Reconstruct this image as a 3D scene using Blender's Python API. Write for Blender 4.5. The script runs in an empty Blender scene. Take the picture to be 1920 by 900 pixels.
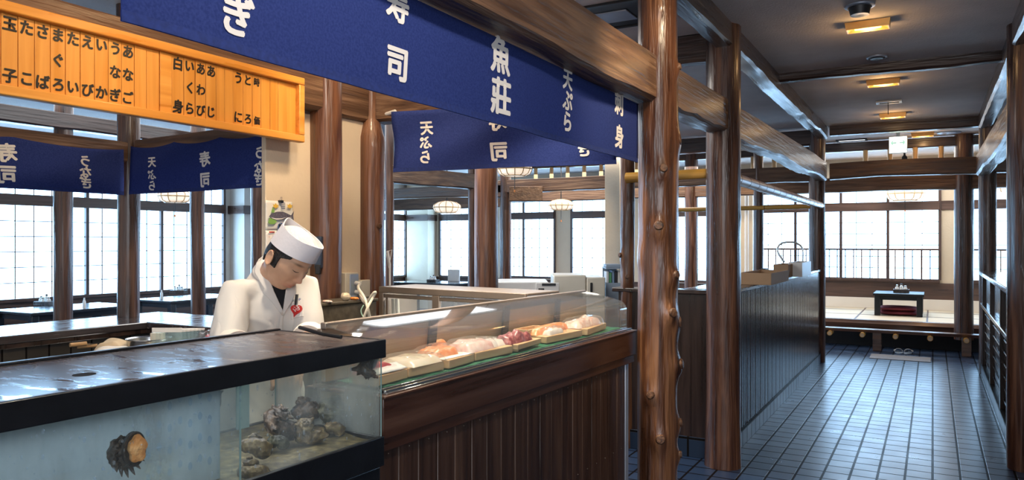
import bpy, bmesh, math, random
from mathutils import Vector, Matrix, noise
from mathutils.bvhtree import BVHTree
PI = math.pi
R_ = math.radians
S = bpy.context.scene
COL = bpy.context.collection

# ------------------------------------------------------------------ camera, world, lights, exposure
CAMZ, FPX, YAW = 1.5, 1400.0, R_(29.4)
cd = bpy.data.cameras.new('camera'); cam = bpy.data.objects.new('camera', cd); COL.objects.link(cam)
cam.location = (0, 0, CAMZ); cam.rotation_euler = (PI/2, 0, YAW)
cd.sensor_width = 36; cd.lens = 36*FPX/1920; cd.shift_y = 5/1920; cd.clip_start = .05
S.camera = cam
S.view_settings.view_transform = 'Standard'; S.view_settings.look = 'None'
S.view_settings.gamma = 1; S.view_settings.use_curve_mapping = False
S.view_settings.exposure = 0.15
try:
    S.cycles.use_denoising = True
    S.cycles.max_bounces = 10; S.cycles.transparent_max_bounces = 24
    S.cycles.sample_clamp_indirect = 6; S.cycles.caustics_reflective = False; S.cycles.caustics_refractive = False
except Exception: pass
W = bpy.data.worlds.new('world'); S.world = W; W.use_nodes = True
W.node_tree.nodes['Background'].inputs[0].default_value = (.95, .93, .95, 1)
W.node_tree.nodes['Background'].inputs[1].default_value = .85
PANE = 9.0            # brightness of the paper windows
WARM = (1, .72, .42)
def area(loc, size, power, color, rot=(0, 0, 0), sy=None, spread=None):
    l = bpy.data.lights.new('fill_light', 'AREA'); l.energy = power; l.color = color; l.size = size
    if sy: l.shape = 'RECTANGLE'; l.size_y = sy
    if spread: l.spread = spread
    o = bpy.data.objects.new('fill_light', l); COL.objects.link(o); o.location = loc; o.rotation_euler = rot
def spot(loc, tgt, power, color, ang=70, blend=.8, rad=.06):
    l = bpy.data.lights.new('spotlight', 'SPOT'); l.energy = power; l.color = color; l.spot_size = R_(ang); l.spot_blend = blend; l.shadow_soft_size = rad
    o = bpy.data.objects.new('spotlight', l); COL.objects.link(o); o.location = loc
    o.rotation_euler = (Vector(tgt)-Vector(loc)).to_track_quat('-Z', 'Y').to_euler()
# warm downlights in the ceiling over the sushi stall (above the frame of the photograph)
spot((-1.75, 2.2, 2.9), (-2.88, 2.2, 2.15), 50, (1, .70, .38), 75)
spot((-1.75, 1.2, 2.9), (-2.88, 1.3, 2.15), 42, (1, .70, .38), 75)
spot((-1.9, 2.6, 2.9), (-1.55, 2.7, 1.1), 190, (1, .83, .62), 80)
spot((-1.65, 3.1, 2.9), (-1.5, 3.1, 1.1), 130, (1, .85, .66), 75)
spot((-1.7, 1.7, 2.9), (-2.2, 2.15, 1.2), 90, (1, .85, .66), 70)
spot((-2.1, 2.7, 2.9), (-2.8, 3.2, 1.6), 55, (1, .75, .48), 85)
spot((-.5, 3.0, 2.9), (-1.23, 3.6, 2.0), 75, (1, .78, .52), 85)
spot((-.35, 1.3, 2.9), (-1.3, 1.7, 2.0), 70, (1, .90, .78), 120)
spot((-4.0, 8.4, 2.9), (-5.0, 9.6, 1.6), 90, (1, .80, .55), 80)
spot((-2.4, 10.6, 2.7), (-3.0, 11.8, 1.4), 60, (1, .74, .45), 90)
# added fill areas without fixtures: one behind the viewer, the rest under the ceiling
area((1.2, -2.2, 2.2), 3.0, 75, (.86, .92, 1), (R_(72), 0, R_(25)), 1.6)
area((-6.0, 5.5, 2.85), 4.0, 120, (.9, .95, 1), (0, 0, 0), 4.0)
area((-4.6, 11.0, 2.7), 3.5, 130, (1, .93, .84), (0, 0, 0), 2.5)
area((-3.4, 4.6, 2.9), 1.6, 55, (1, .95, .88), (0, 0, 0), .8)
area((-.4, 12.9, 2.85), 2.5, 60, (1, .93, .85), (0, 0, 0), 1.8)

# ------------------------------------------------------------------ measuring helpers (metres in the place)
RT = Vector((math.cos(YAW), math.sin(YAW), 0)); FW = Vector((-math.sin(YAW), math.cos(YAW), 0)); UP = Vector((0, 0, 1))
CAMP = Vector((0, 0, CAMZ))
def ray(x, y=455): return FW + RT*((x-960)/FPX) - UP*((y-455)/FPX)
def hx(x, y, X): r = ray(x, y); return CAMP + r*(X/r.x)
def hy(x, y, Y): r = ray(x, y); return CAMP + r*(Y/r.y)
def hz(x, y, Z): r = ray(x, y); return CAMP + r*((Z-CAMZ)/r.z)
def hd(x, y, d): return CAMP + ray(x, y)*d

# ------------------------------------------------------------------ materials
def N(nt, t, **k):
    n = nt.nodes.new(t)
    for a, v in k.items():
        if a in n.inputs: n.inputs[a].default_value = v
        else: setattr(n, a, v)
    return n
def ramp(nt, fac, stops):
    r = nt.nodes.new('ShaderNodeValToRGB'); e = r.color_ramp.elements
    e[0].position, e[0].color = stops[0][0], (*stops[0][1], 1); e[1].position, e[1].color = stops[-1][0], (*stops[-1][1], 1)
    for p, c in stops[1:-1]: x = e.new(p); x.color = (*c, 1)
    nt.links.new(fac, r.inputs[0]); return r.outputs[0]
def base(name):
    m = bpy.data.materials.new(name); m.use_nodes = True
    nt = m.node_tree; b = nt.nodes['Principled BSDF']; return m, nt, b
def coords(nt, scale, kind='Object'):
    tc = nt.nodes.new('ShaderNodeTexCoord'); mp = nt.nodes.new('ShaderNodeMapping'); mp.inputs['Scale'].default_value = scale
    nt.links.new(tc.outputs[kind], mp.inputs[0]); return mp.outputs[0]
def bump(nt, b, h, s, d=.01):
    n = N(nt, 'ShaderNodeBump'); n.inputs['Strength'].default_value = s; n.inputs['Distance'].default_value = d
    nt.links.new(h, n.inputs['Height']); nt.links.new(n.outputs[0], b.inputs['Normal'])
def plain(name, c, rough=.5, metal=0, spec=.5, coat=0, var=.12, nscale=8, bmp=0, bscale=60):
    m, nt, b = base(name)
    v = coords(nt, (1, 1, 1)); n = N(nt, 'ShaderNodeTexNoise'); n.inputs['Scale'].default_value = nscale; n.inputs['Detail'].default_value = 4
    nt.links.new(v, n.inputs['Vector'])
    lo = tuple(x*(1-var) for x in c); hi = tuple(min(1, x*(1+var)) for x in c)
    nt.links.new(ramp(nt, n.outputs['Fac'], [(.3, lo), (.7, hi)]), b.inputs['Base Color'])
    b.inputs['Roughness'].default_value = rough; b.inputs['Metallic'].default_value = metal
    b.inputs['Specular IOR Level'].default_value = spec; b.inputs['Coat Weight'].default_value = coat; b.inputs['Coat Roughness'].default_value = .12
    if bmp:
        n2 = N(nt, 'ShaderNodeTexNoise'); n2.inputs['Scale'].default_value = bscale; n2.inputs['Detail'].default_value = 5
        nt.links.new(v, n2.inputs['Vector']); bump(nt, b, n2.outputs['Fac'], bmp, .01)
    return m
def wood(name, cs, axis='Z', rough=.35, fine=22, coat=.3, bmp=.25, lon=1.2, coat_rough=.18, spec=.5):
    m, nt, b = base(name)
    sc = [fine]*3; sc['XYZ'.index(axis)] = lon
    v = coords(nt, sc)
    n = N(nt, 'ShaderNodeTexNoise'); n.inputs['Scale'].default_value = 1; n.inputs['Detail'].default_value = 6; n.inputs['Distortion'].default_value = .6
    nt.links.new(v, n.inputs['Vector'])
    k = len(cs)-1
    nt.links.new(ramp(nt, n.outputs['Fac'], [(.28+.46*i/k, c) for i, c in enumerate(cs)]), b.inputs['Base Color'])
    b.inputs['Coat Weight'].default_value = coat; b.inputs['Coat Roughness'].default_value = coat_rough
    b.inputs['Specular IOR Level'].default_value = spec
    mr = N(nt, 'ShaderNodeMapRange'); mr.inputs['From Min'].default_value = .3; mr.inputs['From Max'].default_value = .7; mr.inputs['To Min'].default_value = rough-.12; mr.inputs['To Max'].default_value = rough+.2
    nt.links.new(n.outputs['Fac'], mr.inputs['Value']); nt.links.new(mr.outputs[0], b.inputs['Roughness'])
    sc2 = [x*2.2 for x in sc]; v2 = coords(nt, sc2)
    n2 = N(nt, 'ShaderNodeTexNoise'); n2.inputs['Scale'].default_value = 1; n2.inputs['Detail'].default_value = 3
    nt.links.new(v2, n2.inputs['Vector'])
    if bmp: bump(nt, b, n2.outputs['Fac'], bmp, .012)
    return m
def glass(name, tint=(1, 1, 1), refl=.9, rough=.02, body=0, bodyc=(.8, .85, .9), spots=False):
    m, nt, b = base(name); nt.nodes.remove(b); out = nt.nodes['Material Output']
    t = N(nt, 'ShaderNodeBsdfTransparent'); t.inputs[0].default_value = (*tint, 1)
    g = N(nt, 'ShaderNodeBsdfGlossy'); g.inputs['Roughness'].default_value = rough; g.inputs[0].default_value = (refl, refl, refl, 1)
    lw = N(nt, 'ShaderNodeLayerWeight'); lw.inputs[0].default_value = .5
    pw = N(nt, 'ShaderNodeMath'); pw.operation = 'POWER'; pw.inputs[1].default_value = 4.5; nt.links.new(lw.outputs['Facing'], pw.inputs[0])
    f = N(nt, 'ShaderNodeMath'); f.operation = 'MULTIPLY_ADD'; f.inputs[1].default_value = .9; f.inputs[2].default_value = .035; nt.links.new(pw.outputs[0], f.inputs[0])
    mx = N(nt, 'ShaderNodeMixShader'); nt.links.new(f.outputs[0], mx.inputs[0]); nt.links.new(t.outputs[0], mx.inputs[1]); nt.links.new(g.outputs[0], mx.inputs[2])
    res = mx.outputs[0]
    if body:
        d = N(nt, 'ShaderNodeBsdfTranslucent'); d.inputs[0].default_value = (*bodyc, 1)
        d2 = N(nt, 'ShaderNodeBsdfDiffuse'); d2.inputs[0].default_value = (*bodyc, 1)
        a = N(nt, 'ShaderNodeMixShader'); a.inputs[0].default_value = .5; nt.links.new(d.outputs[0], a.inputs[1]); nt.links.new(d2.outputs[0], a.inputs[2])
        m2 = N(nt, 'ShaderNodeMixShader'); m2.inputs[0].default_value = body
        if spots:
            v = coords(nt, (9, 9, 3)); n = N(nt, 'ShaderNodeTexNoise'); n.inputs['Scale'].default_value = 1.0; n.inputs['Detail'].default_value = 8
            nt.links.new(v, n.inputs['Vector'])
            r = N(nt, 'ShaderNodeMapRange'); r.inputs['From Min'].default_value = .35; r.inputs['From Max'].default_value = .7
            r.inputs['To Min'].default_value = body*.3; r.inputs['To Max'].default_value = min(1, body*1.8)
            nt.links.new(n.outputs['Fac'], r.inputs['Value']); nt.links.new(r.outputs[0], m2.inputs[0])
        nt.links.new(res, m2.inputs[1]); nt.links.new(a.outputs[0], m2.inputs[2]); res = m2.outputs[0]
    nt.links.new(res, out.inputs[0]); return m
def emit(name, c, s, basec=None):
    m, nt, b = base(name); b.inputs['Base Color'].default_value = (*(basec or c), 1); b.inputs['Roughness'].default_value = .5
    b.inputs['Emission Color'].default_value = (*c, 1); b.inputs['Emission Strength'].default_value = s; return m
M = {}
LOGC = [(.016, .006, .004), (.080, .030, .015), (.20, .088, .045)]
M['post'] = wood('varnished_log', LOGC, 'Z', .34, 22, .45, .9, 1.6)
M['post_a'] = wood('varnished_knotty_log', [(.020, .007, .004), (.105, .041, .018), (.29, .135, .058)], 'Z', .32, 20, .45, 1.0, 1.6)
M['post_warm'] = wood('warm_log', [(.06, .022, .012), (.17, .07, .034), (.30, .14, .07)], 'Z', .4, 20, .3, .8, 1.6)
M['knot'] = wood('knot_wood', [(.03, .012, .006), (.10, .045, .022), (.20, .10, .05)], 'Z', .55, 60, .1, .3, 60)
for ax in 'XY':
    M['beam'+ax] = wood('hewn_beam_'+ax, [(.06, .03, .018), (.15, .08, .045), (.27, .16, .095)], ax, .45, 24, .12, .9, 1.6)
    M['dark'+ax] = wood('dark_beam_'+ax, [(.02, .012, .010), (.055, .032, .025), (.10, .06, .048)], ax, .35, 20, .5, .45, 1.6)
    M['frame'+ax] = wood('window_rail_'+ax, [(.045, .022, .016), (.085, .045, .032), (.13, .07, .05)], ax, .38, 25, .2, .1, 1.5)
M['frameZ'] = wood('window_stile', [(.045, .024, .02), (.08, .045, .036), (.12, .07, .055)], 'Z', .4, 25, .2, .1, 1.5)
M['fascia'] = wood('counter_fascia', [(.032, .012, .008), (.06, .023, .013), (.085, .036, .02)], 'Y', .34, 22, .25, .1, 1.2)
M['plank'] = wood('counter_plank', [(.018, .008, .005), (.05, .022, .013), (.085, .042, .025)], 'Z', .42, 24, .12, .2, 1.1)
M['pan_dark'] = wood('partition_wood', [(.012, .007, .006), (.03, .016, .012), (.055, .028, .019)], 'Z', .3, 22, .4, .2, 1.1)
M['slat'] = plain('glossy_slat', (.034, .019, .015), .24, coat=.5, var=.3, nscale=6)
M['orange'] = wood('menu_board_frame', [(.60, .23, .035), (.74, .32, .055), (.85, .42, .09)], 'Y', .35, 22, .3, .05, 1.1)
M['orangeZ'] = wood('menu_plank_wood', [(.60, .24, .035), (.70, .30, .05), (.78, .36, .07)], 'Z', .4, 26, .2, .05, 1.4)
M['pale'] = wood('bare_wood', [(.55, .36, .19), (.68, .47, .27), (.8, .6, .38)], 'X', .5, 18, 0, .1, 2)
M['block'] = wood('cutting_block_wood', [(.50, .29, .13), (.64, .41, .21), (.74, .52, .30)], 'Y', .45, 30, .1, .05, 3)
M['bambooX'] = wood('golden_bamboo', [(.50, .24, .04), (.66, .34, .06), (.75, .43, .10)], 'X', .32, 30, .4, .05, .8)
M['bambooY'] = wood('copper_bamboo', [(.28, .13, .075), (.42, .22, .13), (.55, .32, .2)], 'Y', .36, 30, .2, .05, .8)
M['bambooZ'] = wood('pale_bamboo', [(.48, .28, .11), (.62, .40, .18), (.72, .5, .27)], 'Z', .45, 26, .1, .05, .8)
M['bench'] = wood('bench_wood', [(.05, .02, .012), (.12, .055, .03), (.2, .1, .055)], 'X', .3, 22, .5, .15, 1)
M['blacktop'] = plain('black_table', (.018, .022, .03), .22, coat=.4, var=.15, nscale=3)
M['lowblack'] = plain('black_lacquer', (.012, .014, .018), .45, spec=.3)
M['counter'] = wood('lacquered_counter_top', [(.03, .022, .022), (.06, .05, .052), (.10, .085, .09)], 'Y', .2, 18, .6, .1, 1.0)
M['plaster'] = plain('cream_plaster', (.72, .60, .45), .85, var=.05, nscale=3, bmp=.25, bscale=45)
M['white'] = plain('white_plaster', (.80, .74, .66), .85, var=.03, nscale=3, bmp=.1)
M['ceil'] = plain('ceiling_plaster', (.74, .66, .62), .9, var=.05, nscale=5, bmp=.35, bscale=90)
M['navy'] = None
M['letter'] = plain('white_dye', (.86, .82, .78), .85, var=.02)
M['ink'] = plain('black_ink', (.012, .010, .009), .5, var=.05)
M['black'] = plain('black_paint', (.006, .007, .010), .33, coat=.15, var=.25, nscale=14, bmp=.05)
M['matteblack'] = plain('black_plastic', (.012, .012, .014), .45, var=.15)
M['steel'] = plain('stainless_steel', (.62, .62, .62), .22, metal=1, var=.05)
M['zinc'] = plain('zinc_strip', (.42, .48, .58), .4, metal=.6, var=.08)
M['alu'] = plain('bronze_aluminium', (.30, .245, .20), .42, metal=.55, var=.06, nscale=20)
M['chrome'] = plain('chrome_rail', (.8, .82, .85), .12, metal=1, var=.03)
M['plastic'] = plain('white_plastic', (.80, .79, .76), .4, var=.03)
M['cream'] = plain('cream_plastic', (.70, .64, .52), .4, var=.04)
M['fridge'] = plain('cream_enamel', (.74, .69, .58), .38, var=.03)
M['paper'] = plain('paper', (.82, .80, .77), .8, var=.03)
M['cloth'] = plain('cotton_cloth', (.78, .77, .76), .9, var=.05, bmp=.2, bscale=120)
def coat_cloth():
    m, nt, b = base('white_cotton_coat'); b.inputs['Base Color'].default_value = (.84, .80, .74, 1); b.inputs['Roughness'].default_value = .85
    v = coords(nt, (7, 7, 3.2)); n = N(nt, 'ShaderNodeTexNoise'); n.inputs['Scale'].default_value = 1.1; n.inputs['Detail'].default_value = 1; n.inputs['Distortion'].default_value = 1.0; nt.links.new(v, n.inputs['Vector'])
    a = N(nt, 'ShaderNodeMath'); a.operation = 'SUBTRACT'; a.inputs[1].default_value = .5; nt.links.new(n.outputs['Fac'], a.inputs[0])
    ab = N(nt, 'ShaderNodeMath'); ab.operation = 'ABSOLUTE'; nt.links.new(a.outputs[0], ab.inputs[0])
    pw = N(nt, 'ShaderNodeMath'); pw.operation = 'POWER'; pw.inputs[1].default_value = .6; nt.links.new(ab.outputs[0], pw.inputs[0])
    bump(nt, b, pw.outputs[0], .22, .02); return m
M['coat'] = coat_cloth()
M['hat'] = plain('white_hat_cotton', (.80, .78, .82), .8, var=.02, bmp=.08, bscale=90)
M['gauze'] = plain('gauze', (.78, .72, .66), .9, var=.08, nscale=120, bmp=.5, bscale=160)
M['tee'] = plain('black_cotton', (.010, .011, .014), .85, var=.2)
M['red'] = plain('red_badge', (.62, .03, .025), .5, var=.05)
M['hair'] = plain('black_hair', (.010, .009, .010), .5, var=.4, nscale=60, bmp=.6, bscale=150)
M['lash'] = plain('dark_lash', (.05, .025, .018), .6)
M['trouser'] = plain('dark_trousers', (.03, .03, .04), .8)
M['beigecloth'] = plain('beige_cloth', (.70, .57, .40), .9, var=.06, bmp=.2)
M['green'] = plain('green_mat', (.012, .16, .075), .55, var=.3, nscale=60, bmp=.8, bscale=120)
M['olive'] = plain('weathered_olive_metal', (.085, .068, .045), .55, var=.35, nscale=25, bmp=.2)
M['tatami'] = wood('tatami_straw', [(.56, .46, .32), (.66, .56, .41), (.74, .64, .50)], 'X', .7, 80, 0, .1, 2)
M['maroon'] = plain('maroon_cushion', (.20, .022, .035), .7, var=.15)
M['cardboard'] = plain('kraft_cardboard', (.38, .25, .15), .8, var=.06)
M['orangeplastic'] = plain('orange_plastic', (.75, .26, .06), .45)
M['bluegrey'] = plain('blue_grey_folder', (.30, .38, .48), .5)
M['sign'] = emit('exit_sign_face', (.86, 1, .93), 2.4)
M['signgreen'] = plain('exit_sign_green', (.40, .62, .48), .5)
M['signlit'] = emit('backlit_green', (.30, .52, .40), 1.0)
M['lampwarm'] = emit('warm_lamp', (1, .50, .12), 5.0)
M['lampgold'] = plain('gilded_reflector', (.85, .47, .14), .35, metal=.4)
M['tube'] = emit('fluorescent_panel', (.9, .96, 1), 1.6)
M['lantern'] = emit('paper_lantern', (1, .82, .62), .75, (.9, .8, .68))
M['pane'] = emit('paper_window_pane', (.37, .66, 1.0), PANE, (.85, .88, .9))
M['glass'] = glass('clear_glass')
M['case_glass'] = glass('curved_case_glass', (.97, .98, .98), .95, .03, .04, (.8, .85, .9))
M['tank_glass'] = glass('wet_tank_glass', (.95, .98, .97), .9, .03, .06, (.62, .7, .74), True)
M['fogged'] = glass('fogged_acrylic', (.75, .84, .88), .6, .12, .80, (.46, .53, .58), True)
M['misted'] = glass('misted_end_glass', (.95, .98, .97), .8, .06, .34, (.55, .58, .58), True)
M['film'] = glass('cling_film', (.98, .98, .98), 1.0, .12, .06, (.9, .9, .9))
M['drop'] = glass('water_drop', (.9, .95, 1), 1.0, .02, .10, (.8, .88, .95))
M['edge'] = plain('glass_edge', (.22, .34, .34), .2, var=.05)
def cloth_navy():
    m, nt, b = base('navy_noren_cloth')
    v = coords(nt, (1, 1, 1)); n = N(nt, 'ShaderNodeTexNoise'); n.inputs['Scale'].default_value = 160; n.inputs['Detail'].default_value = 2; nt.links.new(v, n.inputs['Vector'])
    nt.links.new(ramp(nt, n.outputs['Fac'], [(.35, (.026, .046, .20)), (.65, (.040, .066, .265))]), b.inputs['Base Color'])
    b.inputs['Roughness'].default_value = .85; b.inputs['Specular IOR Level'].default_value = .2
    out = nt.nodes['Material Output']
    t = N(nt, 'ShaderNodeBsdfTranslucent'); t.inputs[0].default_value = (.02, .05, .26, 1)
    mx = N(nt, 'ShaderNodeMixShader'); mx.inputs[0].default_value = .25
    nt.links.new(b.outputs[0], mx.inputs[1]); nt.links.new(t.outputs[0], mx.inputs[2]); nt.links.new(mx.outputs[0], out.inputs[0])
    bump(nt, b, n.outputs['Fac'], .15, .004); return m
M['navy'] = cloth_navy()
M['stitch'] = plain('noren_hem', (.014, .032, .17), .9, var=.2, nscale=80)
def tiles(name, c1, c2, grout, size, rough, off=0, mort=.03, bscale=3, coat=.2, swz=None):
    m, nt, b = base(name); v = coords(nt, (1, 1, 1))
    if swz:
        sx_ = N(nt, 'ShaderNodeSeparateXYZ'); cx_ = N(nt, 'ShaderNodeCombineXYZ'); nt.links.new(v, sx_.inputs[0])
        nt.links.new(sx_.outputs[swz[0]], cx_.inputs[0]); nt.links.new(sx_.outputs[swz[1]], cx_.inputs[1]); v = cx_.outputs[0]
    br = N(nt, 'ShaderNodeTexBrick'); br.offset = off; br.squash = 1
    br.inputs['Scale'].default_value = 1; br.inputs['Brick Width'].default_value = size[0]; br.inputs['Row Height'].default_value = size[1]
    br.inputs['Mortar Size'].default_value = mort*size[1]; br.inputs['Mortar Smooth'].default_value = .3
    br.inputs['Color1'].default_value = (*c1, 1); br.inputs['Color2'].default_value = (*c2, 1); br.inputs['Mortar'].default_value = (*grout, 1)
    nt.links.new(v, br.inputs['Vector']); nt.links.new(br.outputs['Color'], b.inputs['Base Color'])
    n = N(nt, 'ShaderNodeTexNoise'); n.inputs['Scale'].default_value = bscale; n.inputs['Detail'].default_value = 5; nt.links.new(v, n.inputs['Vector'])
    mr = N(nt, 'ShaderNodeMapRange'); mr.inputs['To Min'].default_value = rough-.1; mr.inputs['To Max'].default_value = rough+.12
    nt.links.new(n.outputs['Fac'], mr.inputs['Value']); nt.links.new(mr.outputs[0], b.inputs['Roughness'])
    b.inputs['Coat Weight'].default_value = coat; b.inputs['Coat Roughness'].default_value = .25
    ma = N(nt, 'ShaderNodeMath'); ma.operation = 'MULTIPLY_ADD'; ma.inputs[1].default_value = -1.0
    mm = N(nt, 'ShaderNodeMath'); mm.operation = 'MULTIPLY'; mm.inputs[1].default_value = .35; nt.links.new(n.outputs['Fac'], mm.inputs[0])
    nt.links.new(br.outputs['Fac'], ma.inputs[0]); nt.links.new(mm.outputs[0], ma.inputs[2]); bump(nt, b, ma.outputs[0], .35, .006)
    cw = N(nt, 'ShaderNodeMath'); cw.operation = 'MULTIPLY_ADD'; cw.inputs[1].default_value = -coat; cw.inputs[2].default_value = coat
    nt.links.new(br.outputs['Fac'], cw.inputs[0]); nt.links.new(cw.outputs[0], b.inputs['Coat Weight'])
    sp = N(nt, 'ShaderNodeMath'); sp.operation = 'MULTIPLY_ADD'; sp.inputs[1].default_value = -.30; sp.inputs[2].default_value = .32
    nt.links.new(br.outputs['Fac'], sp.inputs[0]); nt.links.new(sp.outputs[0], b.inputs['Specular IOR Level'])
    return m
M['floor'] = tiles('blue_slate_tiles', (.020, .042, .095), (.032, .058, .12), (.010, .008, .008), (.155, .155), .30, 0, .055, 4, .16)
for nm_, sw_ in (('YZ', (1, 2)), ('XZ', (0, 2))):
    M['walltile'+nm_] = tiles('dark_wall_tiles_'+nm_, (.040, .038, .036), (.052, .049, .046), (.010, .009, .009), (.11, .11), .35, 0, .05, swz=sw_)
    M['skirt'+nm_] = tiles('slate_skirting_'+nm_, (.020, .036, .07), (.030, .048, .09), (.010, .009, .009), (.155, .30), .32, 0, .03, swz=sw_)
def wet_top():
    m, nt, b = base('wet_black_lid')
    v = coords(nt, (3, 9, 9)); n = N(nt, 'ShaderNodeTexNoise'); n.inputs['Scale'].default_value = 2.2; n.inputs['Detail'].default_value = 7; n.inputs['Roughness'].default_value = .62; nt.links.new(v, n.inputs['Vector'])
    nt.links.new(ramp(nt, n.outputs['Fac'], [(.35, (.085, .075, .080)), (.6, (.14, .12, .122)), (.8, (.18, .155, .155))]), b.inputs['Base Color'])
    st = N(nt, 'ShaderNodeMapRange'); st.interpolation_type = 'SMOOTHSTEP'; st.inputs['From Min'].default_value = .50; st.inputs['From Max'].default_value = .58
    nt.links.new(n.outputs['Fac'], st.inputs['Value'])
    rr = N(nt, 'ShaderNodeMapRange'); rr.inputs['To Min'].default_value = .30; rr.inputs['To Max'].default_value = .07
    nt.links.new(st.outputs[0], rr.inputs['Value']); nt.links.new(rr.outputs[0], b.inputs['Roughness'])
    b.inputs['Specular IOR Level'].default_value = .7
    bump(nt, b, st.outputs[0], .12, .003); b.inputs['Coat Weight'].default_value = .25; b.inputs['Coat Roughness'].default_value = .2; return m
M['wet'] = wet_top()
def silt():
    m, nt, b = base('tank_silt'); v = coords(nt, (1, 1, 1))
    n = N(nt, 'ShaderNodeTexNoise'); n.inputs['Scale'].default_value = 38; n.inputs['Detail'].default_value = 8; nt.links.new(v, n.inputs['Vector'])
    nt.links.new(ramp(nt, n.outputs['Fac'], [(.3, (.06, .045, .022)), (.55, (.16, .125, .06)), (.75, (.32, .25, .12))]), b.inputs['Base Color'])
    b.inputs['Roughness'].default_value = .55; bump(nt, b, n.outputs['Fac'], .6, .006); return m
M['silt'] = silt()
def shellm(name, cs, sc=55):
    m, nt, b = base(name); v = coords(nt, (1, 1, 1))
    n = N(nt, 'ShaderNodeTexNoise'); n.inputs['Scale'].default_value = sc; n.inputs['Detail'].default_value = 7; nt.links.new(v, n.inputs['Vector'])
    k = len(cs)-1
    nt.links.new(ramp(nt, n.outputs['Fac'], [(.3+.42*i/k, c) for i, c in enumerate(cs)]), b.inputs['Base Color'])
    b.inputs['Roughness'].default_value = .42; bump(nt, b, n.outputs['Fac'], 1.0, .008); return m
M['shell'] = shellm('turban_shell', [(.012, .008, .006), (.060, .036, .024), (.19, .13, .085)])
M['shellmoss'] = shellm('mossy_turban_shell', [(.010, .010, .007), (.045, .042, .025), (.17, .16, .10)])
M['shelltan'] = shellm('crusted_turban_shell', [(.03, .019, .007), (.13, .08, .027), (.34, .25, .11)])
M['foot'] = shellm('orange_shellfish_foot', [(.42, .17, .05), (.62, .29, .10), (.78, .45, .2)], 40)
M['brownlid'] = shellm('snail_inner', [(.01, .008, .007), (.03, .02, .015), (.05, .03, .02)])
def meat(name, cs, sc, rough=.3, stretch=(1, 1, 1)):
    m, nt, b = base(name); v = coords(nt, stretch)
    n = N(nt, 'ShaderNodeTexNoise'); n.inputs['Scale'].default_value = sc; n.inputs['Detail'].default_value = 5; nt.links.new(v, n.inputs['Vector'])
    k = len(cs)-1
    nt.links.new(ramp(nt, n.outputs['Fac'], [(.32+.36*i/k, c) for i, c in enumerate(cs)]), b.inputs['Base Color'])
    b.inputs['Roughness'].default_value = rough; b.inputs['Subsurface Weight'].default_value = .15; b.inputs['Subsurface Radius'].default_value = (.01, .005, .003)
    b.inputs['Coat Weight'].default_value = .3; return m
M['tuna'] = meat('tuna', [(.42, .04, .05), (.60, .08, .09), (.80, .30, .28)], 60)
M['squid'] = meat('squid', [(.72, .60, .42), (.80, .70, .54), (.86, .80, .68)], 12)
M['salmon'] = meat('salmon', [(.80, .22, .07), (.86, .34, .14), (.90, .62, .46)], 30, .3, (3, 1, 1))
M['bream'] = meat('sea_bream', [(.70, .38, .33), (.80, .56, .50), (.86, .74, .68)], 25, .3, (2, 1, 1))
M['octopus'] = meat('octopus', [(.13, .025, .03), (.28, .055, .06), (.52, .2, .19)], 60)
M['whitefish'] = meat('white_fish', [(.78, .68, .60), (.84, .77, .70), (.88, .84, .8)], 20)
M['prawn'] = meat('prawn', [(.72, .36, .28), (.84, .60, .50), (.9, .78, .7)], 50)
def skin():
    m, nt, b = base('skin'); v = coords(nt, (1, 1, 1))
    n = N(nt, 'ShaderNodeTexNoise'); n.inputs['Scale'].default_value = 30; n.inputs['Detail'].default_value = 4; nt.links.new(v, n.inputs['Vector'])
    a = N(nt, 'ShaderNodeVertexColor'); a.layer_name = 'tint'
    mx = N(nt, 'ShaderNodeMix'); mx.data_type = 'RGBA'; mx.blend_type = 'MULTIPLY'; mx.inputs['Factor'].default_value = 1
    nt.links.new(ramp(nt, n.outputs['Fac'], [(.3, (.66, .385, .24)), (.7, (.74, .45, .29))]), mx.inputs[6]); nt.links.new(a.outputs[0], mx.inputs[7])
    nt.links.new(mx.outputs[2], b.inputs['Base Color']); b.inputs['Roughness'].default_value = .5
    b.inputs['Subsurface Weight'].default_value = .12; b.inputs['Subsurface Radius'].default_value = (.012, .005, .003); return m
M['skin'] = skin()

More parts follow.
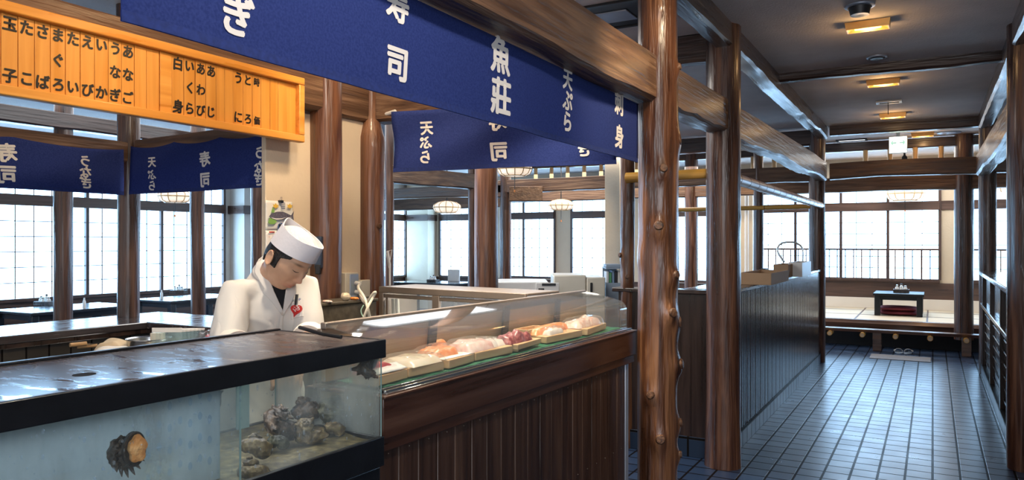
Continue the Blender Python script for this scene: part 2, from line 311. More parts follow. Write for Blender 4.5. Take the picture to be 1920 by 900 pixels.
# ------------------------------------------------------------------ mesh building
ORG = {}                                    # world origin of each object
def wpos(o): return ORG.get(o.name, Vector((0, 0, 0)))
class MB:
    def __init__(s): s.bm = bmesh.new()
    def v(s, p): return s.bm.verts.new(p)
    def poly(s, pts):
        try: return s.bm.faces.new([s.v(p) for p in pts])
        except ValueError: return None
    def box(s, a, b):                        # two opposite corners
        x0, x1 = sorted((a[0], b[0])); y0, y1 = sorted((a[1], b[1])); z0, z1 = sorted((a[2], b[2]))
        return s.hexa([(x0, y0, z0), (x1, y0, z0), (x1, y1, z0), (x0, y1, z0), (x0, y0, z1), (x1, y0, z1), (x1, y1, z1), (x0, y1, z1)])
    def hexa(s, p):
        q = [s.v(x) for x in p]
        for f in ((3, 2, 1, 0), (4, 5, 6, 7), (0, 1, 5, 4), (1, 2, 6, 5), (2, 3, 7, 6), (3, 0, 4, 7)): s.bm.faces.new([q[i] for i in f])
        return s
    def obox(s, o, u, v_, w):                # origin corner and three edge vectors
        o, u, v_, w = map(Vector, (o, u, v_, w))
        return s.hexa([o, o+u, o+u+v_, o+v_, o+w, o+u+w, o+u+v_+w, o+v_+w])
    def rings(s, rs, cap=True, close=True):  # list of rings of points
        q = [[s.v(p) for p in r] for r in rs]; n = len(q[0]); m = n if close else n-1
        for a, b in zip(q, q[1:]):
            for i in range(m):
                j = (i+1) % n
                s.bm.faces.new((a[i], a[j], b[j], b[i]))
        if cap and close:
            try: s.bm.faces.new(list(reversed(q[0]))); s.bm.faces.new(q[-1])
            except ValueError: pass
        return s
    def tube(s, path, r, n=10, cap=True, flat=1):
        path = [Vector(p) for p in path]; rs = []
        rad = r if callable(r) else (lambda t: r)
        t0 = (path[1]-path[0]).normalized(); ref = Vector((0, 0, 1)) if abs(t0.z) < .9 else Vector((1, 0, 0))
        u = t0.cross(ref).normalized()
        for i, p in enumerate(path):
            t = (path[min(i+1, len(path)-1)]-path[max(i-1, 0)]).normalized()
            u = (u-t*u.dot(t)).normalized(); w = t.cross(u); rr = rad(i/(len(path)-1))
            rs.append([p+u*rr*math.cos(2*PI*k/n)+w*rr*flat*math.sin(2*PI*k/n) for k in range(n)])
        return s.rings(rs, cap)
    def lathe(s, prof, c=(0, 0, 0), n=24, cap=True):
        c = Vector(c)
        return s.rings([[c+Vector((r*math.cos(2*PI*k/n), r*math.sin(2*PI*k/n), z)) for k in range(n)] for r, z in prof], cap)
    def grid(s, f, nu, nv):
        q = [[s.v(f(i/nu, j/nv)) for j in range(nv+1)] for i in range(nu+1)]
        for i in range(nu):
            for j in range(nv): s.bm.faces.new((q[i][j], q[i+1][j], q[i+1][j+1], q[i][j+1]))
        return s
    def sphere(s, c, r, n=16, m=10, f=None):
        c = Vector(c); r = r if hasattr(r, '__len__') else (r, r, r)
        rs = []
        for i in range(1, m):
            th = PI*i/m; row = []
            for k in range(n):
                d = Vector((math.sin(th)*math.cos(2*PI*k/n), math.sin(th)*math.sin(2*PI*k/n), -math.cos(th)))
                p = Vector((d.x*r[0], d.y*r[1], d.z*r[2]))
                row.append(c+(p*f(d) if f else p))
            rs.append(row)
        q = [[s.v(p) for p in row] for row in rs]
        for a, b in zip(q, q[1:]):
            for i in range(n): s.bm.faces.new((a[i], a[(i+1) % n], b[(i+1) % n], b[i]))
        lo = s.v(c-Vector((0, 0, r[2]))*(f(Vector((0, 0, -1))) if f else 1)); hi = s.v(c+Vector((0, 0, r[2]))*(f(Vector((0, 0, 1))) if f else 1))
        for i in range(n):
            s.bm.faces.new((lo, q[0][(i+1) % n], q[0][i])); s.bm.faces.new((hi, q[-1][i], q[-1][(i+1) % n]))
        return s
    def build(s, name, mat, parent=None, loc=None, bevel=0, seg=2, solid=0, angle=38, fix=True, sub=0):
        bm = s.bm
        if fix: bmesh.ops.recalc_face_normals(bm, faces=bm.faces[:])
        if loc is None:
            if parent is not None: loc = wpos(parent)
            else:
                xs = [v.co for v in bm.verts]
                loc = Vector(((min(p.x for p in xs)+max(p.x for p in xs))/2, (min(p.y for p in xs)+max(p.y for p in xs))/2, min(p.z for p in xs)))
        loc = Vector(loc)
        for v in bm.verts: v.co -= loc
        for f in bm.faces: f.smooth = True
        for e in bm.edges:
            if len(e.link_faces) == 2 and e.calc_face_angle(0) > R_(angle): e.smooth = False
        me = bpy.data.meshes.new(name); bm.to_mesh(me); bm.free()
        o = bpy.data.objects.new(name, me); COL.objects.link(o)
        if mat: me.materials.append(mat)
        ORG[o.name] = loc
        if parent is not None:
            o.parent = parent; o.location = loc-wpos(parent)
        else: o.location = loc
        if solid:
            d = o.modifiers.new('solid', 'SOLIDIFY'); d.thickness = solid; d.offset = 0
        if bevel:
            d = o.modifiers.new('bevel', 'BEVEL'); d.width = bevel; d.segments = seg; d.limit_method = 'ANGLE'; d.angle_limit = R_(40)
        if sub:
            d = o.modifiers.new('sub', 'SUBSURF'); d.levels = sub; d.render_levels = sub
        return o
def tag(o, label=None, cat=None, group=None, kind=None):
    if label: o['label'] = label
    if cat: o['category'] = cat
    if group: o['group'] = group
    if kind: o['kind'] = kind
    return o
def thing(name, label, cat, loc=(0, 0, 0), group=None):
    o = bpy.data.objects.new(name, None); COL.objects.link(o); o.location = loc; ORG[o.name] = Vector(loc); o.empty_display_size = .1
    return tag(o, label, cat, group)
def copy_tree(o, parent=None, loc=None, rotz=None, label=None):
    c = o.copy(); COL.objects.link(c); c.parent = parent
    if loc is not None: c.location = loc
    if rotz is not None: c.rotation_euler = (0, 0, rotz)
    if label: c['label'] = label
    for ch in list(o.children): copy_tree(ch, c)
    return c
def bx(name, a, b, mat, parent=None, bevel=.003, **k): return MB().box(a, b).build(name, mat, parent, bevel=bevel, **k)
def nz(p, s=1): return noise.noise(Vector(p)*s)

# ------------------------------------------------------------------ lettering
_g = {}
def glyph(ch):
    if ch in _g: return _g[ch]
    cu = bpy.data.curves.new('t', 'FONT'); cu.body = ch; cu.size = 1; cu.resolution_u = 3
    o = bpy.data.objects.new('t', cu); COL.objects.link(o)
    me = bpy.data.meshes.new_from_object(o.evaluated_get(bpy.context.evaluated_depsgraph_get()))
    V = [v.co.copy() for v in me.vertices]; F = [tuple(p.vertices) for p in me.polygons]
    if V:
        cx = (min(v.x for v in V)+max(v.x for v in V))/2; cy = (min(v.y for v in V)+max(v.y for v in V))/2
        V = [(v.x-cx, v.y-cy) for v in V]
    bpy.data.objects.remove(o); bpy.data.curves.remove(cu); bpy.data.meshes.remove(me)
    _g[ch] = (V, F); return _g[ch]
def put_text(mb, ch, size, fn, bold=.022, sx=1, slant=0):
    """fn(u, v, k) -> point; u to the reader's right, v up, in metres around the glyph's centre"""
    V, F = glyph(ch); n = 6 if bold else 1
    for k in range(n):
        dx, dy = (bold*math.cos(2*PI*k/n), bold*math.sin(2*PI*k/n)*.8) if bold else (0, 0)
        q = [mb.v(fn((x+dx+slant*y)*size*sx, (y+dy)*size, k)) for x, y in V]
        for f in F:
            try: mb.bm.faces.new([q[i] for i in f])
            except ValueError: pass

# ------------------------------------------------------------------ the room
FLZ, CZ, YF, XL = 0, 2.95, 14.2, -10.7
def struct(o, label=None): return tag(o, label, None, None, 'structure')
struct(bx('floor', (-11, -4, -.1), (6.5, 14.5, 0), M['floor'], loc=(0, 0, 0), bevel=0), 'dark blue square tile floor of the corridor')
struct(bx('ceiling', (-11, -4, CZ), (6.5, 14.5, CZ+.1), M['ceil'], loc=(0, 0, 0), bevel=0), 'rough grey brown plaster ceiling')
# windows -----------------------------------------------------------
WN = [0]
def window(P, d, L, z0, z1, cols, rows, mat_h, frames, top=None, rail=None, nrm=None, label=None):
    """P start on the wall line, d unit vector along it, nrm unit vector into the room; frames = panel edges along L"""
    WN[0] += 1; P = Vector(P); d = Vector(d); nrm = Vector(nrm)
    ax = M['frameX'] if abs(d.x) > .5 else M['frameY']
    def b3(mb, s0, s1, n0, n1, a, b): return mb.obox(P+d*s0+nrm*n0+UP*a, d*(s1-s0), nrm*(n1-n0), UP*(b-a))
    mb = MB(); fw = .045
    zt = top if top else z1
    for s in frames: b3(mb, s-fw/2, s+fw/2, -.02, .05, z0, zt)
    root = mb.build('window_%d' % WN[0], M['frameZ'], loc=P+UP*z0, bevel=.003); struct(root, label)
    mb = MB(); b3(mb, 0, L, -.03, .07, z0-.05, z0)
    b3(mb, 0, L, -.03, .08, z1, z1+.15)
    if top: b3(mb, 0, L, -.03, .06, top, top+.06)
    mb.build('window_rail', ax, root, bevel=.004)
    mb = MB(); b3(mb, 0, L, -.012, -.004, z0, z1)
    if top: b3(mb, 0, L, -.012, -.004, z1+.15, top)
    mb.build('pane', M['pane'], root)
    mb = MB(); t = .011
    for s0, s1 in zip(frames, frames[1:]):
        for c in range(1, cols):
            s = s0+(s1-s0)*c/cols; b3(mb, s-t/2, s+t/2, -.006, .008, z0, z1)
            if top: b3(mb, s-t/2, s+t/2, -.006, .008, z1+.15, top)
        for r in range(1, rows):
            z = z0+(z1-z0)*r/rows; b3(mb, s0, s1, -.006, .006, z-t/2, z+t/2)
    mb.build('lattice', M['frameZ'], root)
    if rail:
        mb = MB(); b3(mb, 0, L, .10, .135, rail-.03, rail)
        b3(mb, 0, L, .10, .135, z0-.02, z0+.02)
        n = int(L/.125)
        for i in range(n+1):
            s = .01+(L-.02)*i/n; b3(mb, s-.008, s+.008, .108, .126, z0, rail-.03)
        mb.build('railing', M['frameZ'], root)
    return root
DX, DY = (1, 0, 0), (0, 1, 0)
def xf(px): return hy(px, 455, YF).x
def yl(px): return hx(px, 455, XL).y
# left wall: long run of paper windows
window((XL, 2.8, 0), DY, 6.0, .75, 2.0, 5, 6, None, [0, 1.2, 2.4, 3.6, 4.8, 6.0], 2.42, nrm=(1, 0, 0), label='long run of paper lattice windows along the left side')
window((XL, 12.4, 0), DY, 1.5, .75, 2.0, 7, 6, None, [0, 1.5], 2.42, nrm=(1, 0, 0), label='narrow paper window at the far end of the left wall')
mb = MB().box((XL-.2, -4, 2.42), (XL, YF, CZ)).box((XL-.2, -4, 0), (XL, 2.8, 2.42)).box((XL-.2, 8.8, 0), (XL, 12.4, 2.42)).box((XL-.2, 13.9, 0), (XL, YF, 2.42)).box((XL, 8.95, 0), (XL+.36, 9.55, CZ))
struct(mb.build('wall_left', M['white'], loc=(XL, 5, 0)), 'white plaster wall and pilaster on the left')
struct(MB().box((XL, 8.9, 2.0), (XL+.4, 9.6, 2.14)).box((XL, 9.6, 2.0), (XL+.03, 12.4, 2.14)).build('trim_1', M['frameY'], bevel=.004))
struct(MB().box((XL-.15, 2.8, 0), (XL+.02, 8.85, .70)).box((XL-.15, 12.4, 0), (XL+.02, 13.9, .70)).build('trim_2', M['frameY']), 'dark wooden skirting panel under the left windows')
# far wall
fx = [xf(p) for p in (780, 822, 826, 926, 945, 958, 1041, 1046, 1069, 1073, 1200)]
window((fx[2], YF, 0), DX, fx[3]-fx[2], .75, 2.0, 5, 6, None, [0, fx[3]-fx[2]], 2.42, nrm=(0, -1, 0), label='paper window on the far wall between the pilaster and the log posts')
a, b_ = fx[4], fx[6]
window((a, YF, 0), DX, b_-a, .78, 2.0, 4, 6, None, [0, xf(983)-a, b_-a], 2.42, nrm=(0, -1, 0), label='two-leaf paper window on the far wall behind the refrigerator')
a, b_ = fx[9], xf(1150)
window((a, YF, 0), DX, b_-a, .78, 2.0, 4, 6, None, [0, b_-a], 2.42, nrm=(0, -1, 0), label='paper window on the far wall beside the cream wall end')
a, b_ = xf(1415), xf(1762)
window((a, YF, 0), DX, b_-a, .88, 2.04, 3, 6, None, [0, xf(1492)-a, xf(1577)-a, xf(1665)-a, b_-a], 2.45, 1.40, nrm=(0, -1, 0), label='wide paper window with a dark railing at the end of the corridor')
a, b_ = xf(1822), xf(1822)+3.4
window((a, YF, 0), DX, b_-a, .88, 2.04, 3, 6, None, [0, .85, 1.7, 2.55, b_-a], 2.45, 1.40, nrm=(0, -1, 0), label='paper window with railing beyond the right partition')
a, b_ = xf(1225), xf(1330)
window((a, YF, 0), DX, b_-a, .78, 2.0, 5, 6, None, [0, b_-a], 2.42, nrm=(0, -1, 0), label='paper window glimpsed between the tall log posts')
mb = MB().box((XL, YF, 2.45), (6.5, YF+.2, CZ)).box((XL, YF+.06, 0), (6.5, YF+.2, .7))
for a, b_ in ((XL, fx[2]), (fx[3], fx[4]), (fx[6], fx[9]), (xf(1150), xf(1225)), (xf(1330), xf(1415)), (xf(1762), xf(1822)), (xf(1822)+3.4, 6.5)):
    mb.box((a, YF-.01, 0), (b_, YF+.2, 2.45))
mb.box((fx[0], YF-.35, 0), (fx[1]-.05, YF, CZ))
struct(mb.build('wall_far', M['plaster'], loc=(0, YF, 0)), 'cream plaster far wall between the windows')
mb = MB().box((XL, YF-.02, .0), (xf(1410), YF+.05, .72)).box((xf(1410), YF-.04, .55), (6.4, YF+.05, .83)).box((xf(1762), YF-.03, 2.04), (xf(1822), YF, 2.19)).box((fx[0]-.03, YF-.38, 2.0), (fx[1]-.03, YF, 2.14))
struct(mb.build('trim_3', M['frameX'], bevel=.004), 'dark wooden panelling under the far windows')
struct(bx('wall_right', (6.3, -4, 0), (6.5, YF, CZ), M['plaster']))
# short plaster wall of the stall with two log posts let into it
XW = -2.9
wy0 = hx(490, 455, XW-.03).y
struct(bx('wall_stall', (XW-.03, wy0, 0), (XW, 3.46, CZ), M['plaster'], bevel=.004), 'cream plaster wall of the sushi stall behind the chef')
# cream wall end beside the refrigerator
p0, p1 = hd(1134, 455, 10.6), hd(1168, 455, 10.6)
struct(bx('wall_end', (p0.x, p0.y, 0), (p1.x, p1.y+.12, 2.75), M['plaster'], bevel=.004), 'cream plaster wall end beside the refrigerator')
p0, p1 = hd(1388, 455, 12.2), hd(1413, 455, 12.2)
struct(bx('wall_pilaster', (p0.x, p0.y, 0), (p1.x, p1.y+.2, 2.35), M['plaster'], bevel=.004), 'cream plaster pilaster behind the thick log post')
pp = hd(1400, 455, 12.0)
tag(MB().tube([(pp.x, pp.y, 0), (pp.x, pp.y, 2.35)], .03, 10).build('drain_pipe', M['plastic']), 'white vertical pipe running up the cream pilaster', 'pipe')

# ------------------------------------------------------------------ partitions
def partition_left():
    X = -1.23
    root = struct(bx('wall_corridor', (X-.10, 5.24, .12), (X-.02, 10.02, 1.13), M['pan_dark'], bevel=0), 'low partition of glossy dark slats along the left of the corridor')
    mb = MB(); n = 74; y0, y1 = 5.26, 10.0
    for i in range(n):
        a = y0+(y1-y0)*i/n; b = y0+(y1-y0)*(i+1)/n; k = (i*37 % 11)/11*.003
        mb.rings([[(X-.03, a+.001, z), (X-.004-k, a+.003, z), (X+.002-k, (a+b)/2, z), (X-.004-k, b-.003, z), (X-.03, b-.001, z)] for z in (.12, 1.135)], True, True)
    mb.build('slat_facing', M['slat'], root)
    bx('cap', (X-.34, 5.2, 1.135), (X+.015, 10.05, 1.17), M['counter'], root, .008)
    bx('back_panel', (X-.30, 5.24, 0), (X-.28, 10.02, 1.13), M['pan_dark'], root)
    bx('tile_skirting', (X-.08, 5.24, 0), (X+.012, 10.02, .125), M['skirtYZ'], root, .002)
partition_left()
def partition_cross():
    Y = 5.2
    root = struct(bx('wall_cross', (-2.02, Y-.02, .13), (-1.28, Y+.06, 1.14), M['pan_dark'], bevel=.003), 'dark wooden cross partition between the knotty log and the thick log')
    bx('cap', (-2.06, Y-.05, 1.14), (-1.25, Y+.10, 1.17), M['pan_dark'], root, .006)
    bx('tile_skirting', (-2.02, Y-.035, 0), (-1.28, Y+.05, .14), M['skirtXZ'], root, .003)
partition_cross()
def partition_right():
    X = .49
    root = struct(bx('wall_corridor_right', (X+.03, 6.12, .12), (X+.10, 10.0, 1.13), M['pan_dark'], bevel=0), 'low dark partition with louvred panels on the right of the corridor')
    bx('cap', (X-.03, 6.10, 1.13), (X+.17, 10.02, 1.175), M['counter'], root, .008)
    bx('mid_rail', (X-.02, 6.12, .78), (X+.03, 10.0, .82), M['counter'], root, .006)
    mb = MB()
    for y in (6.16, 7.4, 8.65, 9.93): mb.box((X-.005, y-.035, .12), (X+.04, y+.035, 1.13))
    mb.build('stile', M['pan_dark'], root, bevel=.004)
    mb = MB()
    for i in range(6):
        z = .2+.1*i; mb.obox((X+.016, 6.15, z), (0, 3.8, 0), (.016, 0, -.02), (.004, 0, .010))
    mb.build('louver', M['slat'], root)
    bx('tile_skirting', (X-.012, 6.12, 0), (X+.06, 10.0, .125), M['skirtYZ'], root, .002)
partition_right()

# ------------------------------------------------------------------ tatami platform at the end
def platform():
    x0, x1 = -1.9, 4.0
    root = struct(bx('floor_tatami', (x0, 11.98, .3), (x1, YF-.03, .38), M['tatami'], bevel=.004), 'raised floor of tatami mats below the far windows')
    mb = MB()
    for x in (-1.0, -.07, .85, 1.8): mb.box((x-.012, 11.99, .378), (x+.012, YF-.05, .3825))
    for y in (12.85, 13.7): mb.box((x0, y-.012, .378), (x1, y+.012, .3825))
    mb.build('mat_border', M['frameX'], root)
    mb = MB(); n = 40
    mb.rings([[(x0+(x1-x0)*i/n, 11.86, .26+.012*nz((i*.3, 1, 0))), (x0+(x1-x0)*i/n, 11.84, .34), (x0+(x1-x0)*i/n, 11.88, .385), (x0+(x1-x0)*i/n, 12.0, .385), (x0+(x1-x0)*i/n, 12.0, .24)] for i in range(n+1)])
    mb.build('front_rail', M['bench'], root)
    bx('back_board', (x0, 12.0, 0), (x1, 12.05, .3), M['tee'], root)
    bx('wall_base', (x0, YF-.05, .38), (x1, YF-.02, .56), M['white'], root)
platform()
def bench():
    root = thing('step_bench', 'long low wooden step bench with bamboo ends before the tatami floor', 'bench', (-.2, 11.6, 0))
    mb = MB(); n = 30; x0, x1 = -1.35, .75
    mb.rings([[(x0+(x1-x0)*i/n, 11.45+.006*nz((i*.4, 0, 0)), .255), (x0+(x1-x0)*i/n, 11.44+.006*nz((i*.4, 3, 0)), .295), (x0+(x1-x0)*i/n, 11.56, .30), (x0+(x1-x0)*i/n, 11.56, .255)] for i in range(n+1)])
    mb.build('bench_top', M['bench'], root)
    for px in (1645, 1812):
        p = hy(px, 640, 11.55); bx('leg', (p.x-.055, 11.47, 0), (p.x+.055, 11.55, .255), M['bench'], root, .006)
    for px in (1556, 1617, 1679, 1744, 1812):
        p = hy(px, 622, 11.4)
        c = MB().tube([(p.x, 11.36, .224), (p.x, 11.56, .224)], .034, 12).build('bamboo_bearer', M['bambooX'], root)
        MB().tube([(p.x, 11.356, .224), (p.x, 11.362, .224)], .027, 12).build('cut_end', M['pale'], c)
bench()

# ------------------------------------------------------------------ log posts
def post(name, x, y, r, label, z0=0, z1=CZ, mat='post', knots=(), seed=0, n=22, m=46, ridge=.05, flare=0, neck=None, lean=0):
    rs = []
    for i in range(m+1):
        z = z0+(z1-z0)*i/m; row = []
        for k in range(n):
            a = 2*PI*k/n
            rr = r*(1+ridge*nz((math.cos(a)*1.6+seed*7, math.sin(a)*1.6, z*1.1))+ridge*.7*nz((math.cos(a)*4+seed, math.sin(a)*4, z*.5+9)))
            rr *= 1+flare*max(0, 1-(z-z0)/.8)**2
            for kz, ka, ks, kh in knots:
                da = math.atan2(math.sin(a-ka), math.cos(a-ka))*r
                q = (da*da+((z-kz)*.75)**2)/(ks*ks)
                if q < 6: rr += kh*math.exp(-q)
            if neck and z > neck: rr *= 1-.45*min(1, (z-neck)/.13)
            row.append((x+lean*(z-z0)+rr*math.cos(a)+.01*nz((z*.8, seed, 1)), y+rr*math.sin(a)+.01*nz((z*.8, seed, 5)), z))
        rs.append(row)
    o = MB().rings(rs).build(name, M[mat], loc=(x, y, z0), angle=70)
    tag(o, label, 'log post', 'log posts', 'thing')
    for kz, ka, ks, kh in knots:
        if kh < .012: continue
        d = Vector((math.cos(ka), math.sin(ka), .12)).normalized(); c = Vector((x, y, kz))+d*(r+kh*.75)
        MB().tube([c-d*.02, c+d*.004, c+d*.010, c+d*.011], lambda t: ks*(.62 if t < .5 else .5 if t < .9 else .3), 12).build('knot', M['knot'], o)
    return o
def facing(px, rel):                              # angle of a knot seen from the viewer: rel -1 left edge .. +1 right edge
    d = -ray(px); d.z = 0; d.normalize(); s = RT*rel+d*math.sqrt(max(0, 1-rel*rel)); return math.atan2(s.y, s.x)
def kn(px, py, rel, d, ks, kh): return (hd(px, py, d).z, facing(px, rel), ks, kh)
pa = hx(1233, 455, -1.23)
KA = [kn(1233, y, rl, 3.78, ks, kh) for y, rl, ks, kh in ((322, .25, .035, .018), (428, 0.05, .04, .02), (520, .75, .035, .022), (590, .6, .04, .024), (610, .99, .05, .016), (688, .93, .045, .03), (742, -.35, .035, .014), (800, .98, .04, .022), (823, .12, .04, .018), (858, .95, .03, .02), (265, .98, .05, .014), (130, .9, .03, .018), (20, .1, .03, .01), (480, -.98, .05, .01), (340, -.5, .03, .008))]
post('log_post', pa.x, pa.y, .098, 'thick knotty varnished log post at the right end of the sushi counter', mat='post_a', knots=KA, seed=1, n=40, m=130, ridge=.06, flare=.06)
pb = hx(1356, 455, -1.23)
post('log_post', pb.x, pb.y, .112, 'thick straight log post where the corridor partition begins', knots=[kn(1356, 410, .9, 5, .03, .006), kn(1356, 640, -.3, 5, .03, .005)], seed=2, n=30, m=60, ridge=.05, flare=.08)
pc = hy(1532, 455, 10.1)
post('log_post', pc.x, pc.y, .098, 'log post at the far end of the slatted corridor partition', seed=3)
pd = hy(1176, 455, 5.2)
post('log_post', pd.x, pd.y, .05, 'slim knotty log post just left of the thick knotty one', mat='post_a', knots=[kn(1176, 340, .2, 5.5, .025, .012), kn(1176, 385, .3, 5.5, .02, .01), kn(1176, 480, -.9, 5.5, .03, .014), kn(1176, 520, 0, 5.5, .025, .012), kn(1176, 440, -.8, 5.5, .03, .01)], seed=4, ridge=.1, m=60)
pe = hy(1422, 455, 10.1)
post('log_post', pe.x, pe.y, .062, 'slim log post behind the bent hose and boxes', seed=5)
pf = hy(1296, 455, 11.7)
post('log_post', pf.x, pf.y, .10, 'log post before a bright window, seen between the two thick posts', seed=6)
p = hy(1265, 455, 10.2)
post('log_post', p.x, p.y, .06, 'slim log post peeking out behind the knotty post', seed=7)
pg = hy(912, 455, 5.3)
post('log_post', pg.x, pg.y, .098, 'stout smooth log post behind the rear display case', mat='post_warm', seed=8, knots=[kn(930, 338, .8, 6, .04, .004)])
ph = hd(885.5, 455, 9.6)
post('log_post', ph.x, ph.y, .055, 'slim dark log post touching the stout post, carrying a beam end', seed=9)
pi_ = hy(948, 455, 10.1)
post('log_post', pi_.x, pi_.y, .085, 'log post right of the stout post, behind the white appliance', seed=10, ridge=.1)
pm = hd(730, 455, 8.4)
post('log_post', pm.x, pm.y, .05, 'slim log post in the gap beside the notched wall post', seed=11)
p1 = hx(609, 455, XW+.03)
post('log_post', p1.x, p1.y, .088, 'log post let into the stall wall right behind the chef', mat='post_warm', seed=12, knots=[kn(628, 285, .6, 4.1, .025, .008), kn(628, 434, .6, 4.1, .03, .01), kn(600, 300, -.3, 4.1, .025, .006)])
p2 = hx(696, 455, XW+.02)
post('log_post', p2.x, p2.y, .078, 'log post with a notched narrow neck ending the stall wall', mat='post_warm', seed=13, neck=2.11, knots=[kn(710, 428, .6, 4.4, .025, .012), kn(697, 475, .1, 4.4, .03, .008), kn(694, 328, 0, 4.4, .025, .008), kn(708, 280, .5, 4.4, .02, .01)], flare=.04)
pL = Vector((-4.28, 2.86, 0))
pL = hd(241, 455, 4.58); 
post('log_post', pL.x, pL.y, .064, 'brown log post standing at the inner corner of the dining counter', mat='post', seed=14, flare=.0, z0=1.05)
for px, d, r, sd, lb in ((119, 7.0, .08, 15, 'dark log post in front of the left table, left of the corner post'), (371, 8.0, .076, 16, 'dark log post in front of the table nearest the chef'), (483, 9.0, .08, 17, 'dark log post half hidden by the stall wall beside the calendar')):
    p = hd(px, 455, d); post('log_post', p.x, p.y, r, lb, seed=sd)
pq = hy(1807, 455, 11.7)
post('log_post', pq.x, pq.y, .115, 'pale streaked log post rising from the edge of the tatami floor', z0=.2, seed=18)
pj = hy(1852, 455, 10.1)
post('log_post', pj.x, pj.y, .088, 'log post at the far end of the right partition', seed=19)
pk = hx(1926, 455, .545)
post('log_post', pk.x, pk.y, .115, 'dark log post cut by the right edge of the view', seed=20)

# ------------------------------------------------------------------ beams
def beam(name, p, q, h, w, label, mat='beam', wav=.012, seed=0, arch=0, kind='thing', top_wav=.3):
    """p, q: centre of the bottom face at both ends"""
    p, q = Vector(p), Vector(q); d = q-p; L = d.length; t = d.normalized(); s = t.cross(UP).normalized()
    n = max(8, int(L/.12)); rs = []
    for i in range(n+1):
        f = i/n; c = p+d*f; bz = wav*nz((f*L*1.3, seed*3.1, 0))+.4*wav*nz((f*L*5, seed*3.1, 2))+arch*math.sin(PI*f)
        tz = wav*top_wav*nz((f*L*1.1, seed*3.1, 7))+arch*.6*math.sin(PI*f)
        e = .012+.006*nz((f*L*3, seed, 4))
        rs.append([c+s*(-w/2+e*1.6)+UP*bz, c+s*(w/2-e*1.6)+UP*(bz+.004), c+s*w/2+UP*(bz+e*1.6), c+s*w/2+UP*(h+tz-.006), c+s*(w/2-.006)+UP*(h+tz), c-s*(w/2-.006)+UP*(h+tz), c-s*w/2+UP*(h+tz-.006), c-s*w/2+UP*(bz+e*1.6)])
    ax = 'X' if abs(t.x) > abs(t.y) else 'Y'
    return tag(MB().rings(rs).build(name, M[mat+ax], angle=30), label, 'beam', 'log beams', kind)
B = 'squared_beam'
beam(B, (-1.29, -1.2, 2.205), (-1.29, pa.y-.04, 2.205), .235, .17, 'massive weathered squared beam over the long blue curtain', seed=1, wav=.016)
beam(B, (-1.26, pa.y+.05, 2.22), (-1.25, pb.y-.05, 2.24), .21, .15, 'short squared beam joining the knotty post to the thick straight post', seed=2, wav=.03)
beam(B, (-1.24, pb.y+.06, 2.20), (-1.22, pc.y-.05, 2.27), .235, .14, 'long squared beam with a pale shiny underside above the slatted partition', seed=3, wav=.03, arch=.03)
beam(B, (.53, pk.y+.05, 2.26), (.50, pj.y-.05, 2.27), .23, .14, 'squared beam above the right partition', seed=4, wav=.03)
D = 'dark_log_beam'
beam(D, (-1.21, 1.5, 2.80), (-1.21, pb.y-.05, 2.80), .15, .12, 'dark ceiling beam from overhead to the thick straight post', 'dark', .02, 5)
beam(D, (-1.21, pb.y+.05, 2.80), (-1.21, pc.y-.02, 2.80), .15, .13, 'dark ceiling beam along the left of the corridor with a silvery face', 'dark', .025, 6)
beam(D, (.52, 4.6, 2.79), (.52, pj.y, 2.80), .16, .13, 'dark ceiling beam along the right of the corridor', 'dark', .025, 7)
beam(D, (-1.15, 6.75, 2.87), (.5, 6.75, 2.87), .09, .09, 'thin dark ceiling crossbeam between the second and third lamps', 'dark', .015, 8)
beam(D, (-1.12, 10.1, 2.83), (.46, 10.1, 2.83), .13, .11, 'dark ceiling crossbeam just before the exit sign', 'dark', .012, 9)
beam(D, (-6.0, 5.2, 2.75), (-1.33, 5.2, 2.75), .2, .12, 'dark ceiling crossbeam meeting the thick straight post from the left', 'dark', .012, 10)
beam(D, (-6.5, 10.1, 2.72), (-1.30, 10.1, 2.72), .2, .12, 'dark ceiling crossbeam left of the far corridor post', 'dark', .012, 11)
beam(B, (-1.12, 10.1, 2.285), (.44, 10.1, 2.285), .20, .13, 'squared crossbeam over the end of the corridor below the exit sign', seed=12, wav=.012, arch=.02)
beam(B, (-6.0, 10.1, 2.27), (-1.30, 10.1, 2.27), .2, .12, 'squared crossbeam over the kitchen side in line with the far corridor post', seed=13, wav=.014)
beam(B, (.53, 10.1, 2.29), (4.5, 10.1, 2.29), .18, .12, 'squared crossbeam running on beyond the right partition', seed=14)
RB = beam(B, (-6.6, 11.7, 2.22), (4.5, 11.7, 2.22), .21, .12, 'long squared beam carrying the row of bamboo stubs', seed=15, wav=.012)
beam(D, (-6.6, 11.7, 2.80), (4.5, 11.7, 2.80), .13, .10, 'dark beam right under the ceiling above the bamboo stubs', 'dark', .01, 16)
for i in range(26):
    x = -6.1+i*.31
    if -1.42 < x < -1.05: continue
    tag(MB().tube([(x, 11.68, 2.425), (x, 11.68, 2.81)], .033, 12).build('bamboo_stub', M['bambooZ']), 'short bamboo stub standing in the row on the long far beam', 'bamboo stub', 'bamboo stubs on the far beam')
hb = hd(889, 455, 9.55)
beam(B, (pm.x, pm.y, 2.17), (ph.x, ph.y, 2.18), .2, .11, 'grey squared beam ending at the slim post left of the stout post', seed=17, wav=.008)
beam(B, (-9.2, 10.1, 2.17), (pi_.x-.06, 10.1, 2.20), .2, .12, 'arched squared beam behind the rear curtain', seed=18, wav=.01, arch=.06)
beam(B, (-10.5, 11.7, 2.12), (-6.75, 11.7, 2.14), .22, .12, 'pale squared beam in front of the far left windows', seed=19, wav=.008)
q0_, q1_ = hd(955, 455, 11.3), hd(1017, 455, 11.3)
beam(B, (q0_.x, q0_.y, 2.12), (q1_.x, q1_.y, 2.12), .23, .1, 'short pale beam stub fixed right of the post behind the white appliance', seed=26, wav=.004)
